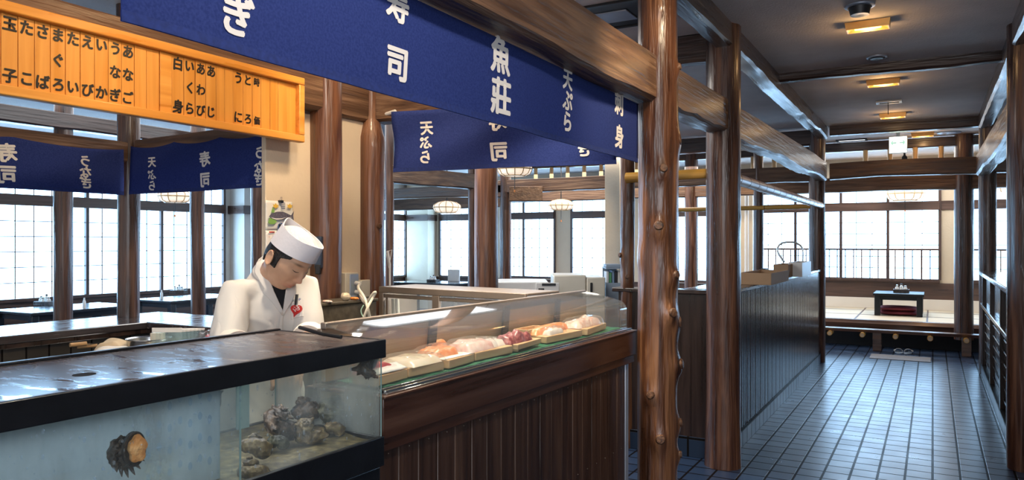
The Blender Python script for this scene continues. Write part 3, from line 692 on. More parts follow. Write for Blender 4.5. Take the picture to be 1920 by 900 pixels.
beam(D, (-7.05, 2.4, 2.55), (-7.05, 8.6, 2.55), .15, .12, 'dark beam high above the left tables, behind the menu board', 'dark', .01, 20)
# beams carrying menu board and curtains of the stall
beam(B, (XW+.02, .2, 2.20), (XW+.02, p1.y-.05, 2.20), .2, .13, 'squared beam behind the orange menu board', seed=21, wav=.006)
beam(B, (XW-.025, p1.y+.05, 2.20), (XW-.025, p2.y-.035, 2.20), .21, .12, 'short squared beam between the two stall wall posts', seed=22, wav=.006)
beam(B, (p2.x+.035, p2.y+.045, 2.20), (-1.40, pa.y+.03, 2.20), .2, .12, 'squared beam at the back of the stall carrying the rear curtain', seed=23, wav=.008)
XO, YO = -4.3, 2.86
beam(B, (XO, .2, 1.98), (XO, YO-.06, 1.98), .13, .10, 'slim squared beam carrying the leftmost blue curtain', seed=24, wav=.005)
beam(B, (XO+.10, YO, 1.98), (XW-.05, YO, 2.0), .14, .10, 'slim squared beam carrying the blue curtain beside the calendar wall', seed=25, wav=.005)
# bamboo rails
def bamboo(p, q, r, label, mat, step=.3):
    p, q = Vector(p), Vector(q); d = q-p; n = max(2, int(d.length/step)); t = d.normalized()
    o = MB().tube([p+d*(i/8) for i in range(9)], lambda f: r*(1-.08*f), 20).build('bamboo_rail', M[mat], angle=60)
    for i in range(1, n):
        c = p+d*(i/n); rr = r*(1-.08*i/n)
        MB().tube([c-t*.007, c-t*.004, c+t*.004, c+t*.007], lambda f: rr*1.025 if .2 < f < .8 else rr*.9, 20).build('node_ring', M['knot'], o)
    return tag(o, label, 'bamboo pole', 'bamboo rails')
bamboo((-1.23, pb.y+.08, 1.955), (-1.22, pc.y-.03, 1.965), .043, 'coppery bamboo pole running along above the slatted partition', 'bambooY', .3)
bamboo((hy(1181, 327, 5.2).x, 5.13, 1.97), (-1.30, 5.13, 1.975), .038, 'thick golden bamboo pole through the knotty post', 'bambooX', .45)
bamboo((-3.1, 10.05, 1.95), (-1.30, 10.05, 1.955), .03, 'thin golden bamboo pole at the far end left of the corridor', 'bambooX', .5)

# ------------------------------------------------------------------ norens (shop curtains)
def noren(label, p, q, zt, zb, cols, seed=0, amp=.012, sag=0, drape=0, sc=1, bold=.042, glyph_sx=1.0, hang=0):
    """p -> q is left to right for the reader outside; cols = (distance along, characters, [z], size)"""
    p, q = Vector((*p, 0)), Vector((*q, 0)); d = q-p; L = d.length; t = d.normalized(); nrm = Vector((t.y, -t.x, 0))   # towards the reader
    def surf(s, z, off=0):
        f = (zt-z)/(zt-zb); w = amp*(.25+f)*(math.sin(s*5.3+seed)+.6*nz((s*3.1, seed*5.3, z*1.7))*2+.35*math.sin(s*13+seed*2+z*6))
        w += drape*.02*math.sin((s*7+z*11)+seed)*math.exp(-((f-.35)/.4)**2)
        dz = -sag*f*0 - hang*(abs(math.sin(PI*s/L*3))**.8)*(1-f)
        return p+t*s+nrm*(w+off)+UP*(z+dz)
    root = MB().grid(lambda a, b: surf(a*L, zt+(zb-zt)*b), int(L/.03), 14).build('noren_curtain', M['navy'], loc=p+t*L/2+UP*zt, solid=.002, fix=False)
    tag(root, label, 'noren curtain', 'navy noren curtains')
    mb = MB()
    for s0, s1, za, zb_ in ((0, L, zb+.001, zb+.022),):
        for off in (.0022, -.0022): mb.grid(lambda a, b: surf(s0+(s1-s0)*a, za+(zb_-za)*b, off), int(L/.03), 1)
    mb.build('hem', M['stitch'], root, fix=False)
    for s0, chars, zs, size in cols:
        for ch, z in zip(chars, zs):
            mb = MB()
            for sg in (1, -1):
                put_text(mb, ch, size, lambda u, v, k: surf(s0+u, z+v, sg*(.003+.00004*k)), bold, glyph_sx, .06)
            mb.build('dyed_character', M['letter'], root, fix=False)
    return root
# long front curtain over the tank and counter
XN = -1.30
nY0, nY1 = hx(223, 45, XN).y, hx(1196, 302, XN).y
def ncol(px, chars, ys, size):
    s = hx(px, 455, XN).y-nY0; return (s, chars, [hx(px, y, XN).z for y in ys], size)
noren('long navy curtain with white characters hung from the massive front beam', (XN, nY0), (XN, nY1), 2.202, 1.905, [
    ncol(447, 'うなぎ', (-165, -75, 30), .093), ncol(745, '寿司', (9, 120), .102), ncol(937, '魚莊', (104, 181), .132),
    ncol(1064, '天ぷら', (150, 189, 228), .092), ncol(1159, '刺身', (194, 256), .115)], seed=1, amp=.004)
# rear curtain, read from the corridor side, so it shows reversed from here
RN0, RN1 = Vector((-1.40, pa.y-.15)), Vector((p2.x+.18, p2.y-.08))
def on_line(px, a, b):
    r = ray(px); a3, b3 = Vector((a.x, a.y)), Vector((b.x, b.y)); d = b3-a3
    k = (a3.x*r.y-a3.y*r.x)/(d.y*r.x-d.x*r.y); pnt = a3+d*k; return k*d.length, (pnt.x*FW.x+pnt.y*FW.y)
RN1 = RN0+(RN1-RN0).normalized()*on_line(735, RN0, RN1)[0]
def lcol(px, chars, ys, size, a, b):
    s, dep = on_line(px, a, b); return (s, chars, [CAMZ+(455-y)*dep/FPX for y in ys], size)
noren('navy curtain across the back of the stall with its characters reversed', RN0, RN1, 2.24, 1.90, [
    lcol(795, '天ぷら', (239, 266, 294), .082, RN0, RN1), lcol(937, '寿司', (228, 285), .11, RN0, RN1), lcol(1092, 'うなぎ', (215, 247, 279), .082, RN0, RN1)], seed=2, amp=.012, drape=1.4)
LA, LB = Vector((XO+.068, YO-.10)), Vector((XO+.068, .9))
noren('navy curtain at the far left with reversed characters', LA, LB, 2.06, 1.785, [
    lcol(158, 'うなぎ', (298, 320, 341), .075, LA, LB), lcol(12, '寿司', (285, 327), .105, LA, LB), lcol(-130, '天ぷら', (285, 310, 335), .075, LA, LB)], seed=3, amp=.010, hang=.02)
LC, LD = Vector((XW-.12, YO-.072)), Vector((XO+.10, YO-.072))
noren('navy curtain beside the calendar wall with reversed characters', LC, LD, 2.08, 1.79, [
    lcol(285, '天ぷら', (300, 325, 347), .07, LC, LD), lcol(383, '寿司', (294, 336), .095, LC, LD), lcol(489, 'うなぎ', (284, 312, 336), .075, LC, LD)], seed=4, amp=.012, hang=.02)
o = MB().tube([hd(724, 214, 4.35), hd(741, 209, 4.3)], .012, 8).build('curtain_rod', M['plastic']); tag(o, 'white rod end at the corner of the rear curtain', 'curtain rod')

# ------------------------------------------------------------------ menu board
def menu_board():
    X = XW+.10; y0, y1 = hx(-40, 455, X).y, hx(566, 455, X).y; z0, z1 = 2.008, 2.335; fw = .037
    root = thing('menu_board', 'long orange wooden menu board with black characters under the stall beam', 'menu board', (X, (y0+y1)/2, z0))
    mb = MB()
    for a, b in (((X-.02, y0, z0), (X+.022, y1, z0+fw)), ((X-.02, y0, z1-fw), (X+.022, y1, z1)), ((X-.02, y1-fw, z0+fw), (X+.022, y1, z1-fw))): mb.box(a, b)
    mb.build('frame', M['orange'], root, bevel=.005)
    bx('back_board', (X-.025, y0, z0+.01), (X-.012, y1-.01, z1-.01), M['orange'], root)
    # one plank per dish, read from right to left
    edges = [-40, 3, 35, 66, 96, 124, 151.5, 178, 204, 229, 253, 276, 300, 323, 346, 367, 386.5, 406, 422, 438, 457, 474, 490, 507, 522, 538, 556]
    txt = {3: '玉子', 35: 'たこ', 66: 'さば', 96: 'まぐろ', 124: 'たい', 151.5: 'えび', 178: 'いか', 204: 'うなぎ', 229: 'あなご', 323: '白身', 346: 'いくら', 367: 'あわび', 386.5: 'あじ', 438: 'うに', 457: 'とろ', 474: '時価'}
    rng = random.Random(4)
    for a, b in zip(edges, edges[1:]):
        ya, yb = hx(a, 455, X).y, hx(b, 455, X).y; k = rng.random()*.003
        if a == 300: pl = bx('menu_plank', (X-.012, ya+.002, z0+fw), (X-.001, yb-.002, z1-fw), M['orange'], root, .001)
        else: pl = bx('menu_plank', (X-.012, ya+.0012, z0+fw), (X-.005+k, yb-.0012, z1-fw), M['orangeZ'], root, .001)
        if a in txt:
            t = txt[a]; yc = (ya+yb)/2; n = len(t); sz = (yb-ya)*1.0
            zs = [z1-fw-.035, z0+fw+.036] if n == 2 else [z1-fw-.035, (z0+z1)/2, z0+fw+.036]
            if a == 474: sz *= .8
            for ch, z in zip(t, zs):
                mb = MB(); put_text(mb, ch, sz, lambda u, v, kk: Vector((X-.003+k+.00003*kk, yc+u, z+v)), .042, .90, .05)
                mb.build('brush_character', M['ink'], pl, fix=False)
    root.location = root.location
menu_board()

# ------------------------------------------------------------------ sushi counter with its glass case
KO, K1 = Vector((-1.412, 1.74, 0)), Vector((.0303, .9995, 0)); K2 = Vector((-.9995, .0303, 0))
def K(a, b, z): return KO+K1*a+K2*b+UP*z
def kbox(mb, a0, a1, b0, b1, z0, z1): return mb.obox(K(a0, b0, z0), K1*(a1-a0), K2*(b1-b0), UP*(z1-z0))
def sushi_counter():
    root = thing('sushi_counter', 'dark wooden sushi counter front of vertical planks under the glass case', 'counter', K(.95, .2, 0))
    mb = MB(); n = 19; a1 = 1.905
    for i in range(n):
        w = a1/n; k = (i*7 % 5)*.0008
        kbox(mb, i*w+.0015, (i+1)*w-.0015, .03+k, .055, 0, .93)
    mb.build('plank_front', M['plank'], root, bevel=.003, seg=1)
    mb = MB(); kbox(mb, .0, 1.97, .055, .19, 0, .93); mb.build('cabinet', M['pan_dark'], root)
    mb = MB(); kbox(mb, -.006, 1.985, 0, .05, .915, 1.04); mb.build('fascia', M['fascia'], root, bevel=.005)
    mb = MB(); kbox(mb, -.006, 1.985, .012, .035, .875, .915); mb.build('lower_molding', M['fascia'], root, bevel=.003)
    mb = MB(); kbox(mb, -.006, 1.985, -.006, .325, 1.036, 1.045); mb.build('ledge', M['fascia'], root, bevel=.003)
    mb = MB(); kbox(mb, 1.91, 1.95, .028, .05, 0, .93); mb.build('end_strip', M['zinc'], root, bevel=.004)
    rng = random.Random(2); mb = MB()
    for i in range(n):
        for z in (.86, .45):
            mb.sphere(K((i+.5)*a1/n, .0295, z), .0022, 6, 4)
    tag(mb.build('nail_head', M['alu'], root), kind='stuff')
sushi_counter()
def glass_case():
    a0, a1 = .02, 1.93
    root = thing('display_case', 'long curved glass sushi display case on the counter', 'display case', K(1, .18, 1.052))
    def prof(o=0):
        pts = [(.03+o, 1.055), (.03+o, 1.15-o*.3)]
        for i in range(1, 9):
            t = i/9*R_(72); pts.append((.085-(.055-o)*math.cos(t), 1.15+(.052-o)*math.sin(t)))
        pts += [(.12, 1.212-o), (.19, 1.227-o), (.262, 1.240-o)]
        return pts
    mb = MB(); P0, P1 = prof(0), prof(.005); ring = P0+P1[::-1]; n = 16
    mb.rings([[K(a0+(a1-a0)*i/n, b, z) for b, z in ring] for i in range(n+1)])
    mb.build('curved_glass', M['case_glass'], root, angle=60)
    mb = MB(); pr = prof(.001)+[(.262, 1.055)]
    mb.rings([[K(a, b, z) for b, z in pr] for a in (a1-.006, a1)]); mb.build('end_pane', M['case_glass'], root)
    mb = MB(); kbox(mb, a0, a1+.03, .010, .045, 1.045, 1.049); kbox(mb, a0, a1+.03, .014, .024, 1.049, 1.057); kbox(mb, a0, a1+.02, .034, .040, 1.049, 1.060)
    mb.build('bottom_rail', M['chrome'], root, bevel=.002)
    mb = MB(); kbox(mb, a0, a1+.03, .026, .032, 1.049, 1.056); mb.build('gasket', M['matteblack'], root)
    mb = MB(); kbox(mb, a0, a1, .262, .285, 1.225, 1.246); mb.build('top_rail', M['alu'], root, bevel=.003)
    mb = MB(); kbox(mb, a0, a1, .30, .315, 1.052, 1.12); kbox(mb, a0, a1, .28, .30, 1.052, 1.225)
    mb.build('back_wall', M['alu'], root, bevel=.003)
    mb = MB(); kbox(mb, a0, a1, .262, .28, 1.06, 1.20); mb.build('back_liner', M['cardboard'], root)
    for a in (.50, 1.02, 1.50):
        mb = MB(); mb.rings([[K(a+d, .225, 1.075), K(a+d+.02, .225, 1.225), K(a+d+.02, .235, 1.225), K(a+d, .235, 1.075)] for d in (0, .045)])
        mb.build('bracket', M['matteblack'], root)
    mb = MB(); kbox(mb, a0, a1, .042, .28, 1.046, 1.052); mb.build('tray_floor', M['steel'], root)
glass_case()
mb = MB(); mb.grid(lambda a, b: K(.05+a*1.85, .042+.2*b, 1.0590+.004*nz((a*40, b*6, 0))), 120, 10)
tag(mb.build('plastic_mat', M['green'], solid=.004), 'green plastic grass mat lining the glass sushi case', 'mat')
# wooden boards with the fish on them.  a = along the case, b = depth
ZB = 1.0650
def slab(mb, a0, a1, b0, b1, z0, z1, seed=0, rough=.1, hump=.25, nu=18, nv=8, taper=0):
    """a soft block of fish"""
    ca, cb = (a0+a1)/2, (b0+b1)/2
    def top(u, v):
        e = (1-abs(2*u-1)**4)*(1-abs(2*v-1)**4)
        h = (z1-z0)*(max(0, e)**.35)*(1+rough*nz((u*5+seed, v*4, seed))+hump*(u-.5)*(1 if taper == 0 else -1))
        k = 1-taper*u*.5
        return K(a0+(a1-a0)*u+.004*nz((u*4, v*4, seed+3)), cb+(b1-b0)*(v-.5)*k, z0+h)
    mb.grid(top, nu, nv); mb.grid(lambda u, v: K(a0+(a1-a0)*u, cb+(b1-b0)*(v-.5)*(1-taper*u*.5), z0), nu, nv)
def board(label, a0, a1, b0, b1, h=.030, legs=False):
    root = thing('serving_board', label, 'board', K((a0+a1)/2, (b0+b1)/2, ZB), 'wooden boards in the sushi case')
    mb = MB(); kbox(mb, a0, a1, b0, b1, ZB+(.008 if legs else 0), ZB+h); mb.build('plate', M['block'], root, bevel=.003)
    if legs:
        for a in (a0+.008, a1-.022):
            mb = MB(); kbox(mb, a, a+.012, b0+.006, b1-.006, ZB, ZB+.012); mb.build('foot', M['block'], root, bevel=.002)
    return root
def fish(name, label, cat, mat, pos, seed, h=.022, film=True, z=None, **k):
    a0, a1, b0, b1 = pos; z = ZB+.0305 if z is None else z
    root = thing(name, label, cat, K((a0+a1)/2, (b0+b1)/2, z), 'cuts of seafood in the sushi case')
    mb = MB(); slab(mb, a0, a1, b0, b1, z, z+h, seed, **k); mb.build('flesh', M[mat], root, angle=80)
    if film:
        rng = random.Random(seed)
        def f(u, v):
            e = max(0, (1-abs(2*u-1)**6)*(1-abs(2*v-1)**6))
            zz = z+.002+(h+.008)*e**.5+.004*nz((u*13, v*9, seed))
            return K(a0-.012+(a1-a0+.024)*u, b0-.010+(b1-b0+.02)*v, zz)
        MB().grid(f, 26, 14).build('cling_wrap', M['film'], root, angle=15)
    return root
def aon(px, py, b=.06): # distance along the case of a pixel on the board front
    r = ray(px); d = K1; o = KO+K2*b
    k = (o.x*r.y-o.y*r.x)/(d.y*r.x-d.x*r.y); return k
A = aon
boards = [(700, 766, .056, .145), (771, 832, .060, .215), (837, 891, .058, .21), (896, 960, .062, .21), (966, 1018, .058, .19), (1030, 1089, .060, .20), (1094, 1142, .060, .19)]
TURN = [3, -4, 5, -3, 5, -4, 7]
bl = ['small board at the near left end of the sushi case, beside the tank', 'wide board carrying the pale squid slab', 'board under the salmon on white paper', 'board under the pinkish sea bream fillets', 'small footed board under the dark red octopus', 'broad board under the long orange salmon block', 'board at the far right end of the case under wrapped prawns']
bp = []
for (x0, x1, b0, b1), l in zip(boards, bl):
    a0, a1 = A(x0, 0, b0), A(x1, 0, b0); bp.append((a0, a1)); board(l, a0, a1, b0, b1, legs='footed' in l).rotation_euler.z = R_(TURN[len(bp)-1])
def seg(i, f0, f1): a0, a1 = bp[i]; return a0+(a1-a0)*f0, a0+(a1-a0)*f1
fish('tuna_block', 'marbled red tuna half wrapped in white paper beside the tank', 'fish', 'tuna', (*seg(0, .0, .8), .085, .15), 1, .026)
mb = MB(); a0, a1 = seg(0, 0, .98); mb.grid(lambda u, v: K(a0+(a1-a0)*u, .058+.05*v, ZB+.034+.016*v**.7+.003*nz((u*6, v*4, 1))), 14, 6)
tag(mb.build('wrapping_paper', M['paper'], solid=.0015), 'white paper folded over the front of the red tuna', 'paper')
fish('squid_slab', 'wide pale cream squid slab near the tank', 'squid', 'squid', (*seg(1, .03, .97), .055, .205), 2, .022, rough=.15)
fish('salmon_fillet', 'orange and white striped salmon fillet on white paper', 'fish', 'salmon', (*seg(2, .0, .8), .10, .20), 3, .030, rough=.3)
mb = MB(); a0, a1 = seg(2, -.02, 1.0); mb.grid(lambda u, v: K(a0+(a1-a0)*u, .066+.06*v, ZB+.0315+.002*nz((u*6, v*4, 3))), 10, 5)
tag(mb.build('wrapping_paper', M['paper'], solid=.0015), 'white paper under the striped salmon fillet', 'paper')
fish('bream_fillet', 'large pinkish sea bream fillet under crinkled cling film', 'fish', 'bream', (*seg(3, -.1, .6), .075, .2), 5, .034, rough=.3)
fish('white_fillet', 'whitish fish fillet right of the pink one', 'fish', 'whitefish', (*seg(3, .55, .98), .085, .19), 6, .022, rough=.3)
fish('octopus_arm', 'dark red octopus arms with pale suckers', 'octopus', 'octopus', (*seg(4, -.1, .75), .07, .15), 7, .036, film=False, rough=.6)
fish('salmon_block', 'orange red block lying behind the pink fillets', 'fish', 'salmon', (*seg(3, -.35, .15), .215, .255), 8, .065, film=False, z=ZB)
fish('red_fillet', 'long orange red salmon block near the right end', 'fish', 'salmon', (*seg(5, .0, 1.0), .12, .17), 9, .034, film=False, rough=.05)
fish('scallop', 'white lump of shellfish in front of the long salmon block', 'shellfish', 'whitefish', (*seg(5, .1, .55), .075, .115), 10, .022, rough=.5)
fish('prawn_bundle', 'wrapped bundle of pinkish prawns at the right end', 'prawns', 'prawn', (*seg(6, -.05, .85), .075, .17), 11, .036, rough=.5)
def wooden_box():
    a0, a1 = A(985, 0, .17), A(1022, 0, .17)
    root = thing('wooden_box', 'small pale wooden box behind the octopus', 'box', K((a0+a1)/2, .2, ZB))
    for nm, q in (('side', (a0, a1, .155, .162)), ('side', (a0, a1, .223, .23)), ('side', (a0, a0+.007, .162, .223)), ('side', (a1-.007, a1, .162, .223))):
        mb = MB(); kbox(mb, *q, ZB+.022 if False else ZB, ZB+.055); mb.build(nm, M['pale'], root, bevel=.001)
    mb = MB(); kbox(mb, a0, a1, .155, .23, ZB, ZB+.006); mb.build('bottom', M['pale'], root)

wooden_box()

# ------------------------------------------------------------------ fish tank
T0 = Vector((-1.40, 1.714, 0)); TE = Vector((.0376, .9993, 0)).normalized(); TB = Vector((-.9993, .0376, 0)).normalized()
def T(a, b, z): return T0-TE*a+TB*b+UP*z
def tbox(mb, a0, a1, b0, b1, z0, z1): return mb.obox(T(a0, b0, z0), -TE*(a1-a0), TB*(b1-b0), UP*(z1-z0))
TL, TW, ZL0, ZL1, ZG, ZS = 1.62, .45, 1.164, 1.218, .935, .854
def tank():
    root = thing('fish_tank', 'large black framed glass fish tank with a wet lid in front of the chef', 'fish tank', T(TL/2, TW/2, 0))
    mb = MB(); tbox(mb, .004, TL, .004, TW-.004, 0, ZS-.006); mb.build('stand', M['black'], root, bevel=.004)
    mb = MB()
    for q in ((-.004, TL, -.004, .012, ZS, ZG), (-.004, TL, TW-.012, TW+.004, ZS, ZG), (-.004, .012, .012, TW-.012, ZS, ZG), (-.004, TL, -.004, TW+.004, ZS-.005, ZS+.004)): tbox(mb, *q)
    mb.build('base_frame', M['black'], root, bevel=.002)
    # lid: rim and sunken wet plate
    mb = MB(); o = .008
    for q in ((-o, TL, -o, .004, ZL0, ZL1), (-o, TL, TW-.012, TW+o, ZL0, ZL1+.004), (-o, .006, .004, TW-.012, ZL0, ZL1)): tbox(mb, *q)
    lid = mb.build('lid_frame', M['black'], root, bevel=.0025)
    nu, nv = 150, 40
    mb = MB()
    mb.grid(lambda u, v: T(.006+(TL-.006)*u, .004+(TW-.016)*v, ZL1-.003-.006*math.sin(PI*u)*math.sin(PI*v)), nu, nv)
    mb.build('lid_plate', M['wet'], root, solid=.003)
    h = hz(158, 702, ZL1-.007); q_ = h-T0; ua, vb = (-q_.dot(TE)-.006)/(TL-.006), (q_.dot(TB)-.004)/(TW-.016)
    h.z = ZL1-.003-.006*math.sin(PI*ua)*math.sin(PI*vb)+.0015; mb = MB(); mb.lathe([(0, -.001), (.0235, -.001), (.0235, .0005), (0, .0006)], h, 28)
    mb.build('finger_hole', M['tee'], root)
    # glass
    mb = MB(); tbox(mb, .004, TL, .002, .008, ZG-.03, ZL0); mb.build('front_pane', M['tank_glass'], root)
    mb = MB(); tbox(mb, .004, TL, TW-.008, TW-.002, ZG-.03, ZL0); mb.build('back_pane', M['tank_glass'], root)
    mb = MB(); tbox(mb, .004, .010, .008, TW-.008, ZG-.03, ZL0); mb.build('end_pane', M['misted'], root)
    mb = MB(); tbox(mb, .0025, .0045, .0005, .004, ZG, ZL0); tbox(mb, .0025, .008, TW-.006, TW-.001, ZG, ZL0); mb.build('glass_corner', M['edge'], root)
    mb = MB(); tbox(mb, .12, .165, TW-.016, TW-.009, ZG-.03, ZL0); mb.build('back_strip', M['edge'], root)
    # fogged inner sheet on the left with rows of little holes
    ad = [k for k in [0]][0]
    r = ray(450); d = -TE; oo = T0+TB*.012; kk = (oo.x*r.y-oo.y*r.x)/(d.y*r.x-d.x*r.y); ad = kk
    mb = MB(); tbox(mb, ad, TL, .085, .090, ZG-.03, ZL0); sheet = mb.build('inner_sheet', M['fogged'], root)
    mb = MB(); tbox(mb, ad, ad+.003, .010, .2, ZG-.03, ZL0); mb.build('divider', M['tank_glass'], root)
    mb = MB(); tbox(mb, ad+.001, ad+.004, .006, .010, ZG, ZL0); mb.build('divider_edge', M['edge'], root)
    mb = MB()
    for i in range(7):
        for j in range(4):
            c = T(ad+.03+i*.026, .084, ZG+.045+j*.05+(.012 if i % 2 else 0))
            mb.rings([[c-TE*(.0045*math.cos(t)*q)+UP*(.008*math.sin(t)*q)-TB*(.001*p) for t in [2*PI*k/10 for k in range(10)]] for q, p in ((1.25, 0), (1.1, 1.6), (.8, 1.6), (.7, .4))])
    mb.build('hole_rim', M['drop'], root)
    mb = MB(); mb.grid(lambda u, v: T(.012+(TL-.02)*u, .012+(TW-.024)*v, .926+.010*nz((u*9, v*4, 2))+.006*v), 90, 24); mb.build('silt_bed', M['silt'], root)
    mb = MB()
    for b0 in (.20,): mb.tube([T(.06, b0, ZL0-.012), T(TL-.1, b0, ZL0-.012)], .009, 10)
    mb.build('lid_fill_tube', M['tube'], root)  # glowing tube added under the lid as source for the tank fill
    l = bpy.data.lights.new('tank_fill', 'AREA'); l.shape = 'RECTANGLE'; l.size = 1.4; l.size_y = .12; l.energy = 2.6; l.color = (.95, .96, 1)  # unseen fill light added to brighten the inside of the tank
    lo = bpy.data.objects.new('tank_fill', l); COL.objects.link(lo); lo.location = T(.80, .20, ZL0-.03); lo.rotation_euler = (0, 0, math.atan2(TE.y, TE.x))
    rng = random.Random(8); mb = MB()
    for i in range(300):
        a = rng.random()*(TL-.3)+.02; z = ZG+.01+rng.random()*(ZL0-ZG-.02); s = .0012+.0022*rng.random()**3; st = 1+2.2*rng.random()**2; tl = rng.uniform(-.5, 1)
        c = T(a, .0015, z)
        mb.sphere(c, (s*.8, s*1.0, s*st), 6, 5)
    tag(mb.build('water_droplet', M['drop'], root), kind='stuff')
tank()
# turban shells
def turban(name, label, c, size, mat, fwd, up, seed=0, spines=1, group='turban shells in the tank', foot=False):
    """fwd = the way the mouth of the shell looks, up = the spire side"""
    c = Vector(c); f = Vector(fwd).normalized(); u = Vector(up); u = (u-f*u.dot(f)).normalized(); s = f.cross(u)
    root = thing(name, label, 'shell', c, group)
    turns, m = 2.6, 170; rs = []; n = 28
    for i in range(m+1):
        t = i/m; g = math.exp(-2.1*t); ang = 2*PI*turns*t
        rad = .52*g; h = 1.15*(1-g)-.35
        ctr = f*(math.cos(ang)*rad)+s*(math.sin(ang)*rad)+u*h
        radial = (f*math.cos(ang)+s*math.sin(ang)); rr = .50*g
        row = []
        for k in range(n):
            b = 2*PI*k/n
            out = math.cos(b); q = rr*(1+.22*nz((t*22+seed, math.cos(b)*2, math.sin(b)*2+seed))+.20*nz((t*70+seed, math.cos(b)*5, math.sin(b)*5+seed)))
            sp = 0
            if spines:
                for sb in (.35, 1.15): sp += max(0, math.cos(ang*2.5*(1 if sb < 1 else .93)+seed))**8*math.exp(-((b-sb if b < PI else b-2*PI-sb)/.28)**2)*.62*g*spines
            row.append(c+(ctr+radial*out*(q+sp)+u*math.sin(b)*(q*.95+sp*.4))*size)
        rs.append(row)
    MB().rings(rs).build('whorl', M[mat], root, angle=60)
    m0 = c+(f*.55+u*-.35)*size
    mouth = c+(f*.52+u*(-.35)-s*.06)*size
    fr = s.cross(u)
    ring = lambda q, d: [mouth-s*d*size+(f*math.cos(a)*q*1+u*math.sin(a)*q)*size for a in [2*PI*k/18 for k in range(18)]]
    MB().rings([ring(.46, 0), ring(.47, .05), ring(.40, .07), ring(.12, .03)]).build('operculum', M['foot' if foot else 'brownlid'], root, angle=80)
    return root
TO = -TB                                     # towards the viewer's side of the tank
def tin(px, py, b):                          # point at depth b behind the front glass
    r = ray(px, py); o = T0+TB*b; nrm = TB; k = (o-Vector((0, 0, 0))).dot(nrm)/r.dot(nrm); return CAMP+r*k
def stuck_shell():
    # on the glass, foot outwards
    c = tin(238, 842, .045)
    root = thing('turban_shell', 'turban shell stuck to the left glass showing its orange foot', 'shell', c, 'turban shells in the tank')
    mb = MB()
    def f(d):
        a = math.atan2(d.z, d.dot(TE)); k = 1+.16*nz(d*3+Vector((3, 1, 2)))+.12*max(0, math.sin(a*9))**2*(1-abs(d.dot(TB)))
        return k
    mb.sphere(c+TB*.012+TE*-.004+UP*-.008, (.025, .028, .033), 40, 26, f); mb.build('whorl', M['shell'], root, angle=70)
    mb = MB()
    for i in range(15):
        a = 2*PI*i/15; dr = TE*(math.cos(a)*.028-.004)+UP*(math.sin(a)*.036-.008)-TB*.006
        if math.sin(a) > .95: continue
        mb.tube([c+dr*.85, c+dr*1.08-TB*.006, c+dr*(1.25 if math.sin(a) < .3 else 1.12)-TB*.012], lambda t: .0055*(1-t*.85), 7)
    mb.build('spine', M['shell'], root); root_s = root
    mb = MB()
    def rim(q, d, w=0): return [c+TE*(math.cos(a)*.0245*q)+UP*(math.sin(a)*.036*q+.004)-TB*d+TE*w for a in [2*PI*k/30 for k in range(30)]]
    mb.rings([rim(1.0, .02), rim(1.02, .029), rim(.9, .030), rim(.78, .026)]); mb.build('lip', M['brownlid'], root)
    mb = MB()
    def ft(q, d): return [c+TE*(math.cos(a)*.0185*q*(1+.10*math.sin(a*5)+.06*math.sin(a*8+1))+.003)+UP*(math.sin(a)*.028*q*(1+.08*math.sin(a*5))+.005)-TB*d for a in [2*PI*k/40 for k in range(40)]]
    mb.rings([ft(.9, .022), ft(1.02, .033), ft(1.0, .037), ft(.6, .0385)]); mb.build('foot', M['foot'], root)
stuck_shell()
SH = [('turban_shell', 'spiny turban shell stuck high in the right corner of the tank', (691, 693), .03, .030, 'shell', (1, .2, .2), (0, .3, -1), 1, 1.3),
      ('turban_shell', 'spiny dark turban shell lying in the middle of the pile', (522, 788), .20, .046, 'shell', (.6, -.5, -.3), (-.5, .3, .6), 2, 1.2),
      ('turban_shell', 'dark turban shell perched before the blue grey strip', (572, 768), .30, .046, 'shell', (.8, -.4, .3), (.1, .3, 1), 3, .4),
      ('turban_shell', 'big mossy turban shell leaning on the end glass', (622, 770), .24, .055, 'shellmoss', (.6, -.8, -.4), (-.2, .5, 1), 4, .3),
      ('turban_shell', 'ochre crusted turban shell in front of the dark ones', (574, 805), .15, .040, 'shelltan', (.6, -.6, .1), (-.7, .2, .3), 5, .7),
      ('turban_shell', 'reddish tan turban shell at the right end of the pile', (620, 806), .15, .028, 'shelltan', (.9, -.2, 0), (-.4, .4, .2), 6, .5),
      ('turban_shell', 'yellow brown turban shell against the divider', (476, 836), .11, .036, 'shelltan', (.5, -.8, .2), (.3, .5, .7), 7, .3),
      ('turban_shell', 'flat olive turban shell between the yellow and the ochre one', (516, 831), .15, .026, 'shellmoss', (.8, -.5, .2), (.2, .4, .3), 8, .6),
      ('turban_shell', 'brown turban shell low in front by the divider', (470, 880), .06, .034, 'shelltan', (.5, -.8, .2), (-.2, .5, .7), 9, .3)]
for nm, lb, (px, py), b, sz, mt, fw, up, sd, sp in SH:
    c = tin(px, py, b); turban(nm, lb, c, sz*1.35, mt, TE*fw[0]+TB*fw[1]+UP*fw[2], TE*up[0]+TB*up[1]+UP*up[2], sd, sp)
o = MB().tube([hz(562, 614, ZL1+.022), hz(604, 626, ZL1+.016), hz(640, 632, ZL1+.010)], .006, 8).build('black_rod', M['matteblack'])
tag(o, 'thin black rod lying across the far corner of the tank lid', 'rod')

